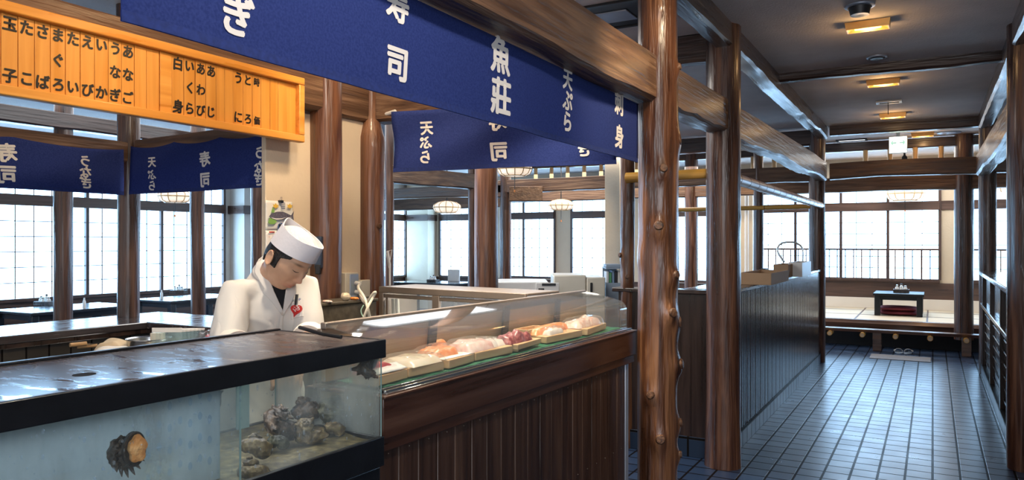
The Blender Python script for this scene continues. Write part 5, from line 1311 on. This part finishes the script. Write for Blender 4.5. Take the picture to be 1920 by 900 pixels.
def downlight(label, px, py, r=.075, deep=.05):
    p = hz(px, py, CZ); root = thing('recessed_downlight', label, 'downlight', (p.x, p.y, CZ))
    MB().lathe([(r, -.001), (r, -.01), (r*.82, -.014), (r*.78, -.004)], (p.x, p.y, CZ), 30, False).build('trim_ring', M['zinc'], root)
    MB().lathe([(r*.78, -.003), (r*.62, -deep), (r*.5, -deep), (0, -deep+.004)], (p.x, p.y, CZ), 24).build('lamp_head', M['matteblack'], root)
downlight('black downlight before the nearest corridor lamp', 1612, 10, .085, .06); downlight('flat black downlight before the thin crossbeam', 1644, 106, .075, .02)
def grille(name, label, px, py, w, d, mat1, mat2, slots=0, cat='vent', rot=0):
    p = hz(px, py, CZ); root = thing(name, label, cat, (p.x, p.y, CZ))
    x, y = p.x, p.y; f = .03
    MB().box((x-w, y-d, CZ-.016), (x+w, y-d+f, CZ-.001)).box((x-w, y+d-f, CZ-.016), (x+w, y+d, CZ-.001)).box((x-w, y-d+f, CZ-.016), (x-w+f, y+d-f, CZ-.001)).box((x+w-f, y-d+f, CZ-.016), (x+w, y+d-f, CZ-.001)).build('frame', M[mat1], root, bevel=.003)
    bx('core', (x-w+f, y-d+f, CZ-.008), (x+w-f, y+d-f, CZ-.001), M[mat2], root, 0)
    if slots:
        bx('diffuser', (x-w*.42, y-d*.4, CZ-.018), (x+w*.42, y+d*.4, CZ-.008), M['zinc'], root, .003)
    return root
grille('air_vent', 'small pale vent grille with a hanging chain between two ceiling lamps', 1667, 190, .12, .07, 'plastic', 'matteblack')
p = hz(1665, 190, CZ); tag(MB().tube([(p.x, p.y+.03, CZ-.008), (p.x, p.y+.03, CZ-.13)], .004, 6).build('pull_chain', M['matteblack']), 'short chain hanging from the small vent grille', 'chain')
grille('air_vent', 'large dark square ceiling vent above the massive beam', 1150, 28, .30, .26, 'matteblack', 'matteblack', 1)
grille('ceiling_fixture', 'long ceiling fixture with a bright centre left of the exit sign', 1597, 262, .20, .09, 'matteblack', 'tube', 0, 'light fixture')
p = hz(1779, 248, CZ); root = thing('ceiling_speaker', 'round flat grey speaker in the ceiling past the exit sign', 'speaker', (p.x, p.y, CZ))
MB().lathe([(.14, -.001), (.14, -.012), (.125, -.018), (0, -.02)], (p.x, p.y, CZ), 30).build('grille', M['zinc'], root)
def exit_sign():
    Y = 10.45; a, b = hy(1667.5, 287, Y), hy(1700, 255.5, Y); z0, z1 = a.z, b.z; x0, x1 = a.x, b.x
    root = thing('exit_sign', 'lit white exit sign with a two way arrow over the corridor end', 'exit sign', ((x0+x1)/2, Y, z0))
    bx('housing', (x0-.006, Y+.002, z0-.006), (x1+.006, Y+.06, z1+.006), M['plastic'], root, .004)
    bx('face', (x0, Y-.004, z0), (x1, Y+.002, z1), M['sign'], root, 0)
    bx('hanger', ((x0+x1)/2-.02, Y+.02, z1), ((x0+x1)/2+.02, Y+.04, CZ), M['plastic'], root, 0)
    w = x1-x0; h = z1-z0; cx = (x0+x1)/2; zc = z0+h*.62; mb = MB(); y = Y-.006
    for s in (-1, 1):
        mb.box((cx+s*w*.08, y, zc-.008), (cx+s*w*.36, y+.002, zc+.008))
        for k in (-1, 1): mb.hexa([(cx+s*w*.40, y, zc-.008), (cx+s*w*.40, y+.002, zc-.008), (cx+s*w*.40, y+.002, zc+.010), (cx+s*w*.40, y, zc+.010), (cx+s*w*.27, y, zc+k*h*.13-.008), (cx+s*w*.27, y+.002, zc+k*h*.13-.008), (cx+s*w*.27, y+.002, zc+k*h*.13+.010), (cx+s*w*.27, y, zc+k*h*.13+.010)])
    mb.box((cx-w*.10, y, z0+h*.12), (cx-w*.07, y+.002, z0+h*.28)).box((cx+w*.07, y, z0+h*.12), (cx+w*.10, y+.002, z0+h*.28)).box((cx-w*.02, y, z0+h*.12), (cx+w*.02, y+.002, z0+h*.25))
    mb.build('pictogram', M['signlit'], root)
exit_sign()
p = hy(1696, 297, 10.5); tag(MB().lathe([(.03, 0), (.035, .02), (.03, .08), (.012, .10), (.012, .30)], (p.x, p.y, p.z-.06), 14).build('security_camera', M['matteblack']), 'small dark fitting hanging behind the exit sign', 'fitting')
def lantern(label, px, py, d, r):
    c = hd(px, py, d); root = thing('pendant_lantern', label, 'lantern', c, 'round paper pendant lanterns')
    h = r*.42
    prof = [(r*.62, -h), (r*.86, -h*.75), (r, -h*.1), (r*.97, h*.3), (r*.7, h*.75), (r*.25, h)]
    MB().lathe(prof, c, 36).build('paper_shade', M['lantern'], root)
    mb = MB()
    for k in range(12):
        a = 2*PI*k/12; mb.tube([c+Vector((q*1.01*math.cos(a), q*1.01*math.sin(a), z)) for q, z in prof], .006, 5)
    for q, z in (prof[0], prof[2]):
        mb.tube([c+Vector((q*1.01*math.cos(2*PI*k/30), q*1.01*math.sin(2*PI*k/30), z)) for k in range(31)], .008, 6)
    mb.build('shade_rib', M['bambooZ'], root)
    MB().tube([(c.x, c.y, c.z+h), (c.x, c.y, CZ)], .008, 6).build('cord', M['matteblack'], root)
    MB().tube([(c.x, c.y, c.z-h-.16), (c.x, c.y, c.z-h)], .004, 6).build('pull_cord', M['matteblack'], root)
    MB().lathe([(.008, -.03), (.012, -.015), (.006, 0)], (c.x, c.y, c.z-h-.16), 10).build('pull_knob', M['orangeplastic'], root)
lantern('paper lantern glowing under the middle of the rear curtain', 965, 316, 8.6, .20)
lantern('paper lantern in front of the far two-leaf window', 1052, 384, 12.0, .20)
lantern('paper lantern hanging before the narrow far left window', 838, 388, 13.0, .24)
lantern('paper lantern seen below the second curtain', 328, 367, 9.6, .20)
lantern('paper lantern above the low tatami table', 1697, 362, 12.4, .29)
lantern('paper lantern beyond the right partition', 1890, 352, 12.0, .24)

# ------------------------------------------------------------------ the chef
# axes at the chef: right and towards as seen from the aisle, metres; HC = centre of the head
HC = hd(541, 488, 2.95); B0 = hd(532, 490, 2.95); TW_ = -FW
def C3(r, t, z): return Vector((B0.x, B0.y, 0))+RT*r+TW_*t+UP*z
def CV(r, t, z): return RT*r+TW_*t+UP*z
hf = CV(.70, .42, -.60).normalized(); hr = CV(-.50, .86, .16); hr = (hr-hf*hr.dot(hf)).normalized(); hu = hr.cross(hf).normalized()
def HP(x, y, z): return HC+hr*x+hf*y+hu*z
ga = lambda x, s: math.exp(-(x/s)**2)
def head_pt(d, off=0):
    """d unit vector in head axes (x to his right, y forward, z up)"""
    x, y, z = d
    w = .076*(1-.30*max(0, -z)**1.5*(1 if y > -.2 else .6)); dp = .094 if y > 0 else .100
    p = Vector((x*w, y*dp*(1-.10*max(0, -z)**2), z*(.122 if z < 0 else .118)))
    if y > 0:
        X, Z = p.x, p.z; e = 0
        e += .004*ga(Z-.032, .012)*ga(X, .05)
        for sx in (-1, 1):
            e -= .010*ga(X-sx*.031, .016)*ga(Z-.012, .013)
            e += .0065*ga(X-sx*.031, .013)*ga(Z-.010, .009)
            e += .004*ga(X-sx*.042, .018)*ga(Z+.022, .018)
            e += .005*ga(X-sx*.012, .007)*ga(Z+.036, .008)
            e -= .003*ga(X-sx*.028, .008)*ga(Z+.052, .016)
        e += .020*ga(X, .0095)*ga(Z+.030, .013)+.011*ga(X, .009)*ga(Z+.008, .018)
        e += .0065*ga(X, .023)*(ga(Z+.062, .0055)+ga(Z+.075, .006))-.004*ga(X, .026)*ga(Z+.0685, .003)+.004*ga(X, .02)*ga(Z+.066, .02)
        e += .010*ga(X, .02)*ga(Z+.103, .016)-.003*ga(X, .02)*ga(Z+.087, .006)
        p.y += e*min(1, y*2.2)
    return p+Vector(d)*off
def head_mesh(mb, off=0, n=110, m=90, keep=None):
    q = []
    for i in range(m+1):
        th = PI*i/m; row = []
        for k in range(n):
            a = 2*PI*k/n+PI/2; d = (math.sin(th)*math.cos(a), math.sin(th)*math.sin(a), -math.cos(th))
            row.append((d, HP(*head_pt(d, off))))
        q.append(row)
    if keep is None:
        mb.rings([[p for d, p in r] for r in q[1:-1]])
    else:
        vs = {}
        def vv(i, k):
            if (i, k) not in vs: vs[(i, k)] = mb.v(q[i][k][1])
            return vs[(i, k)]
        for i in range(1, m-1):
            for k in range(n):
                c = [(i, k), (i, (k+1) % n), (i+1, (k+1) % n), (i+1, k)]
                if all(keep(q[a][b][0]) for a, b in c): mb.bm.faces.new([vv(*x) for x in c])
def freeze(o):
    dg = bpy.context.evaluated_depsgraph_get(); me = bpy.data.meshes.new_from_object(o.evaluated_get(dg))
    me.materials.clear()
    for m_ in o.data.materials: me.materials.append(m_)
    o.modifiers.clear(); o.data = me
    for p in me.polygons: p.use_smooth = True
    return o
def remesh(o, vox, smooth=4):
    d = o.modifiers.new('r', 'REMESH'); d.mode = 'VOXEL'; d.voxel_size = vox
    if smooth: d2 = o.modifiers.new('s', 'SMOOTH'); d2.iterations = smooth; d2.factor = .5
    return freeze(o)
ft_ = Vector((.60, .80)); st_ = Vector((.80, -.60))          # torso facing, and towards his left (right, towards)
chef = thing('person', 'chef in white coat and white cap bending over his work behind the tank', 'person', C3(-.16, -.16, 0))
neck = Vector((-.066, -.080, 1.375)); shR = Vector((-.180, .025, 1.310)); shL = Vector((.036, -.175, 1.325))
elR = Vector((-.180, .115, 1.115)); elL = Vector((.090, -.06, 1.125)); haR = Vector((.02, .27, 1.075)); haL = Vector((.10, .15, 1.075))
V3 = lambda v: C3(*v)
def lerp(a, b, t): return a+(b-a)*t
def hand(mb, w, palm_dir, side_dir, down, grip=.6):
    """w wrist point; palm along palm_dir, thumb on side_dir"""
    pd, sd, dn = [Vector(v).normalized() for v in (palm_dir, side_dir, down)]
    q = [w+pd*.0, w+pd*.03, w+pd*.06, w+pd*.085]
    mb.rings([[p+sd*(math.cos(a)*r)+dn*(math.sin(a)*.013) for a in [2*PI*k/14 for k in range(14)]] for p, r in zip(q, (.027, .036, .042, .040))])
    for i, (off, L) in enumerate(((.030, .068), (.010, .076), (-.011, .070), (-.031, .054))):
        p0 = w+pd*.070+sd*off; a1 = .25+grip*.4; a2 = a1+grip*.9; a3 = a2+grip*.7
        d1 = pd*math.cos(a1)+dn*math.sin(a1); d2 = pd*math.cos(a2)+dn*math.sin(a2); d3 = pd*math.cos(a3)+dn*math.sin(a3)
        p1_ = p0+d1*(L*.5+.01); p2_ = p1_+d2*L*.32; p3_ = p2_+d3*L*.25
        mb.tube([p0, lerp(p0, p1_, .6), p1_, p2_, p3_, p3_+d3*.004], lambda t: .0092-.0022*t if t < .99 else .003, 10)
    p0 = w+pd*.02+sd*.025; p1_ = p0+(sd*.8+pd*.6).normalized()*.034; p2_ = p1_+(pd*.8+sd*.25+dn*.5).normalized()*.032; p3_ = p2_+(pd*.9+dn*.5).normalized()*.022
    mb.tube([p0, p1_, p2_, p3_, p3_+pd*.003], lambda t: .0125-.004*t if t < .99 else .004, 10)
def body():
    mb = MB(); head_mesh(mb)
    nb = V3(neck)
    mb.tube([nb-UP*.10, nb-UP*.03, lerp(nb, HP(0, -.03, -.07), .6), HP(0, -.022, -.05), HP(0, -.015, -.02)], lambda t: .066-.014*t, 22)
    for sx in (1, -1):                              # ears
        c = HP(sx*.0765, -.012, -.006)
        def e3(a, b, o): return c+hf*a+hu*b+hr*(sx*o)
        mb.rings([[e3(.019*k*math.cos(t)-.003*math.sin(t)+.01*o*-3, .031*k*math.sin(t)-.004*(math.cos(t)), o) for t in [2*PI*i/20 for i in range(20)]] for k, o in ((.6, -.006), (.72, .006), (1, .013), (1.02, .017), (.82, .018), (.62, .011))])
    pelvis = Vector((-.19, -.20, .93))
    sp = [pelvis, lerp(pelvis, neck, .5)+Vector((-.02, -.03, 0)), neck-Vector((0, 0, .05))]
    mb.tube([V3(p) for p in sp], lambda t: .11-.03*t, 20)
    for sh, el, ha in ((shR, elR, haR), (shL, elL, haL)):
        a, b, c = V3(sh), V3(el), V3(ha); w = lerp(b, c, .92)
        mb.tube([lerp(V3(neck-Vector((0, 0, .12))), a-UP*.03, .4), a-UP*.03, lerp(a, b, .5), b, lerp(b, c, .25), lerp(b, c, .7), w], lambda t: (.03, .034, .036, .036, .040, .032, .025)[min(6, int(round(t*6)))], 16)
        pd = (c-b).normalized(); left = sh is shL
        sd = RT*(-1 if left else 1)*0+((pd.cross(UP)).normalized()*(-1 if left else 1)*-1)
        hand(mb, w, pd+UP*-.15, -sd if not left else -sd, -UP, .9 if not left else .7)
    o = mb.build('body', M['skin'], chef, angle=180); remesh(o, .003, 2)
    me = o.data; col = me.color_attributes.new('tint', 'FLOAT_COLOR', 'POINT')
    og = wpos(chef)
    for i, v in enumerate(me.vertices):
        r = v.co+og-HC; x, y, z = r.dot(hr), r.dot(hf), r.dot(hu); c = [1, 1, 1]
        if y > .05:
            k = ga(x, .024)*(ga(z+.063, .006)+ga(z+.075, .006)); k = min(1, k)
            c = [1-.10*k, 1-.38*k, 1-.35*k]
            b = sum(ga(x-sx*.032, .019)*ga(z-.033-.002*abs(x), .0045) for sx in (-1, 1)); c = [q*(1-.72*min(1, b)) for q in c]
            n_ = ga(x, .03)*ga(z+.03, .02)*.12; c = [c[0], c[1]*(1-n_), c[2]*(1-n_)]
        col.data[i].color = (*c, 1)
    return o
skin_o = body()
def lash():
    mb = MB()
    for sx in (-1, 1):
        pts = []
        for i in range(9):
            X = sx*(.019+.025*i/8); Z = .0055-.0035*math.sin(PI*i/8)+.001*i/8
            d = Vector((X/.076, 1, Z/.12)).normalized(); best = head_pt(d)
            for _ in range(4):
                d = Vector((d.x+(X-best.x)*8, d.y, d.z+(Z-best.z)*6)).normalized(); best = head_pt(d)
            pts.append(HP(best.x, best.y+.0006, best.z))
        mb.tube(pts, lambda t: .0013*(.5+math.sin(PI*t)*.7), 6)
    mb.build('eyelash', M['lash'], chef)
lash()
def hair():
    mb = MB()
    def keep(d):
        p = head_pt(d); x, y, z = p
        if z > .075: return False
        side = abs(x) > .05
        line = -.055 if y < -.045 else (-.055+(y+.045)*.9 if y < .0 else .01)
        if side and -.012 < y+.0 < .022 and z > -.028: return True       # sideburn before the ear
        if side and -.035 < y <= -.012: return z > .020
        if y <= -.035: return z > (-.05 if y < -.06 else -.02)
        return z > .018+max(0, y-.02)*.5 and y < .055 and abs(x) > .03
    head_mesh(mb, .007, 220, 180, keep=keep); o = mb.build('hair', M['hair'], chef, angle=180)
    d = o.modifiers.new('solid', 'SOLIDIFY'); d.thickness = .006; d.offset = -1
hair()
def coat():
    mb = MB()
    def ring(c, hw, hd_, z=None, n=40, roll=0, dz=0):
        r = []
        for k in range(n):
            a = 2*PI*k/n; ca, sa = math.cos(a), math.sin(a)
            e = 2.4; q = (abs(ca)**e+abs(sa)**e)**(-1/e)
            s_, f_ = ca*q*hw, sa*q*hd_
            r.append(C3(c[0]+st_.x*s_+ft_.x*f_, c[1]+st_.y*s_+ft_.y*f_, c[2]+f_*dz+.002*math.sin(3*a)))
        return r
    rings_ = [((-.17, -.20, .70), .195, .150, -.0), ((-.165, -.19, .82), .182, .140, -.0), ((-.155, -.18, .95), .172, .132, 0), ((-.13, -.165, 1.06), .170, .130, -.05), ((-.105, -.145, 1.16), .170, .128, -.12), ((-.08, -.12, 1.24), .158, .116, -.2),
              ((-.070, -.108, 1.295), .142, .100, -.3), ((-.066, -.100, 1.34), .112, .084, -.35), ((-.064, -.095, 1.375), .086, .073, -.38), ((-.064, -.092, 1.405), .068, .064, -.40), ((-.062, -.090, 1.425), .060, .060, -.42)]
    mb.rings([ring(c, a, b, dz=dz) for c, a, b, dz in rings_])
    for sh, el, ha, ex in ((shR, elR, haR, 1), (shL, elL, haL, .95)):
        a, b, c = V3(sh), V3(el), V3(ha); inn = lerp(V3(neck-Vector((0, 0, .07))), a, .55); e2 = lerp(b, c, .16)
        pth = [inn, lerp(inn, a, .6), a, lerp(a, b, .25), lerp(a, b, .55), lerp(a, b, .85), b, e2]; rd = [.045, .052, .056*ex, .060*ex, .063*ex, .064*ex, .063*ex, .060*ex]
        mb.tube(pth, lambda t: rd[min(7, int(round(t*7)))], 26)
    o = mb.build('coat', M['coat'], chef, angle=180); remesh(o, .0065, 6)
    # soft folds
    og = wpos(chef); me = o.data
    for v in me.vertices:
        p = v.co+og; q = p-Vector((B0.x, B0.y, 0)); r, t, z = q.dot(RT), q.dot(TW_), q.z
        w_ = 26*(r+.55*z)+7*nz((z*4, r*5, t*4))
        f = .006*(1-abs(math.sin(w_))**.6)*min(1, max(0, (1.34-z)*5))*(.4+abs(nz((r*6+3, z*4, t*5)))*2.2)
        f += .008*nz((r*9, t*9, z*5))+.005*nz((r*22, t*22, z*12))
        v.co += v.normal*f
    me.update(); d = o.modifiers.new('s', 'SMOOTH'); d.iterations = 4; d.factor = .5; return freeze(o)
coat_o = coat()
bpy.context.view_layer.update()
def bvh_of(o):
    og = wpos(chef); me = o.data
    return BVHTree.FromPolygons([v.co+og for v in me.vertices], [tuple(p.vertices) for p in me.polygons])
CB = bvh_of(coat_o)
def oncoat(px, py, off=.004):
    d = ray(px, py).normalized(); h = CB.ray_cast(CAMP, d)
    if h[0] is None:
        h = CB.find_nearest(hd(px, py, 2.85)); 
    n = h[1] if h[1].dot(d) < 0 else -h[1]
    return h[0]+n*off
def patch(name, pts, mat, off=.004, thick=.003, parent=None, n=10):
    """a flat shape cut from cloth and laid on the coat: subdivided polygon fan strips between two side lines"""
    L, Rr = pts
    def along(q, t):
        k = t*(len(q)-1); i = min(len(q)-2, int(k)); return [q[i][j]+(q[i+1][j]-q[i][j])*(k-i) for j in (0, 1)]
    def f(u, v):
        a, b = along(L, v), along(Rr, v); return oncoat(a[0]+(b[0]-a[0])*u, a[1]+(b[1]-a[1])*u, off)
    return MB().grid(f, n, n*2).build(name, M[mat] if isinstance(mat, str) else mat, parent or chef, solid=thick, angle=80)
patch('undershirt', ([(506, 532), (512, 541), (527, 585)], [(537, 530), (535, 541), (528, 585)]), 'tee', .004, .003)
patch('lapel', ([(489, 490), (481, 512), (490, 530), (497, 542), (494, 551), (510, 567), (526, 590)], [(497, 487), (498, 508), (503, 524), (509, 536), (512, 544), (520, 564), (529, 588)]), 'coat', .013, .005)
patch('lapel', ([(536, 527), (535, 538), (533, 552), (530, 570), (527, 590)], [(545, 523), (552, 538), (551, 552), (541, 572), (529, 590)]), 'coat', .012, .005)
patch('placket', ([(525, 588), (523, 605), (522, 640)], [(530, 588), (529, 605), (528, 640)]), 'coat', .004, .004)
patch('breast_pocket', ([(546, 567), (545, 598)], [(568, 562), (570, 594)]), 'coat', .0035, .003)
# collar standing round the neck
def collar():
    mb = MB(); rows = []
    c0 = V3(neck)+UP*.018
    for v in range(5):
        row = []
        for i in range(25):
            a = -PI*.70+2*PI*.70*i/24            # 0 = back of the neck
            s_, f_ = math.sin(a)*(.060+.022*v/4), -math.cos(a)*(.060+.024*v/4)
            p = neck+Vector((st_.x*s_+ft_.x*f_, st_.y*s_+ft_.y*f_, 0)); z = 1.414-.034*v/4-f_*.42-.02*abs(a)/PI
            row.append(C3(p.x, p.y, z))
        rows.append(row)
    mb.rings(rows, False, False); mb.build('collar', M['coat'], chef, solid=.004, angle=80)
collar()
def cuff(el, ha, q0):
    b, c = V3(el), V3(ha); d = (c-b).normalized(); e = lerp(b, c, q0)
    mb = MB(); mb.tube([e-d*.025, e-d*.020, e+d*.018, e+d*.022, e+d*.021, e-d*.01], lambda t: (.060, .067, .068, .065, .057, .054)[min(5, int(round(t*5)))], 30, False)
    mb.build('rolled_cuff', M['coat'], chef, angle=50)
cuff(elR, haR, .16); cuff(elL, haL, .16)
def badge():
    cx, cy, s = 555.5, 582, 13
    loop = []
    for i in range(36):
        t = 2*PI*i/36; x = 16*math.sin(t)**3; y = 13*math.cos(t)-5*math.cos(2*t)-2*math.cos(3*t)-math.cos(4*t)
        loop.append((x/17, y/17))
    r8 = R_(8)
    def pt(x, y, off): return oncoat(cx+s*(x*math.cos(r8)+y*math.sin(r8)), cy-s*(y*math.cos(r8)-x*math.sin(r8)), off)
    mb = MB(); rr = []
    for q in (1, .75, .5, .25): rr.append([pt(x*q, y*q, .009) for x, y in loop])
    mb.rings([[pt(x, y, .005) for x, y in loop]]+rr); b = mb.build('heart_badge', M['red'], chef, angle=60)
    mb = MB()
    for ch, x, y, sz in (('こ', -.42, .22, .62), ('こ', .02, -.02, .58), ('ろ', .40, .22, .66)): put_text(mb, ch, sz, lambda u, v, k: pt(x+u, y+v, .0105), .03)
    mb.build('badge_lettering', M['plastic'], b, fix=False)
    for px, m_ in ((551.5, 'matteblack'), (554.5, 'steel')):
        MB().tube([oncoat(px+1, 553, .010), oncoat(px, 572, .010)], .0032, 8).build('pen', M[m_], chef)
    mb = MB()
    for i, ch in enumerate('小'): put_text(mb, ch, 5.5, lambda u, v, k: oncoat(561+u, 562-v, .006), .03)
    mb.build('name_embroidery', plain('blue_thread', (.06, .12, .45), .7), chef, fix=False)
badge()
def hat():
    n = 64; rs_o = []; rs_i = []
    def outline(a, k):                      # k 0 at the head, 1 at the rim; the rim is pinched to a point front and back
        ca, sa = math.cos(a), math.sin(a)
        ex, ey = .0845*ca, .105*sa-.004
        px_ = .077*ca*(1-.30*abs(sa)**5); py_ = (.101*sa+ .009*math.copysign(abs(sa)**9, sa))-.006
        return ex+(px_-ex)*k, ey+(py_-ey)*k
    def zz(a, k):
        sa = math.sin(a); lo = .042+.016*sa*1.0; hi = .118+.012*abs(sa)**4+.004*sa
        return lo+(hi-lo)*k
    for k in (0, .03, .25, .5, .75, .97, 1): rs_o.append([HP(*outline(2*PI*i/n, k), zz(2*PI*i/n, k)) for i in range(n)])
    for k in (1, .8, .45): 
        r = []
        for i in range(n):
            x, y = outline(2*PI*i/n, k); r.append(HP(x*.955, y*.962, zz(2*PI*i/n, k)))
        rs_i.append(r)
    root = MB().rings(rs_o+rs_i, False).build('cap', M['hat'], chef, angle=50)
    mb = MB(); rr = []
    for q in (.96, .9, .75, .55, .35, .15, .02):
        r = []
        for i in range(n):
            a = 2*PI*i/n; x, y = outline(a, .6); h = .082+.052*(1-q*q)**.75+.006*nz((x*40*q, y*14*q, 2))
            r.append(HP(x*q, y*q, h))
        rr.append(r)
    mb.rings(rr).build('crown', M['gauze'], root, angle=80)
    x, y = outline(PI/2, .5)
hat()
def trousers():
    mb = MB(); pv = Vector((-.19, -.20, .86))
    for sg in (-1, 1):
        hp = pv+Vector((st_.x*.09*sg, st_.y*.09*sg, -.03)); kn_ = hp+Vector((ft_.x*.03, ft_.y*.03, -.38)); an = hp+Vector((ft_.x*-.01, ft_.y*-.01, -.75))
        mb.tube([C3(*hp)+UP*.08, C3(*hp), C3(*kn_), C3(*an)], lambda t: (.115, .11, .085, .08)[min(3, int(round(t*3)))], 22)
    mb.build('trousers', M['trouser'], chef)
    for sg in (-1, 1):
        c = pv+Vector((st_.x*.09*sg, st_.y*.09*sg, 0)); o = C3(c.x, c.y, 0); d = RT*ft_.x+TW_*ft_.y; s_ = RT*st_.x+TW_*st_.y
        MB().rings([[o+d*(.05+math.sin(a)*.13*k)+s_*(math.cos(a)*.048*k)+UP*z for a in [2*PI*i/24 for i in range(24)]] for k, z in ((1, 0), (1.02, .02), (.95, .05), (.7, .085))]).build('shoe', M['matteblack'], chef)
trousers()
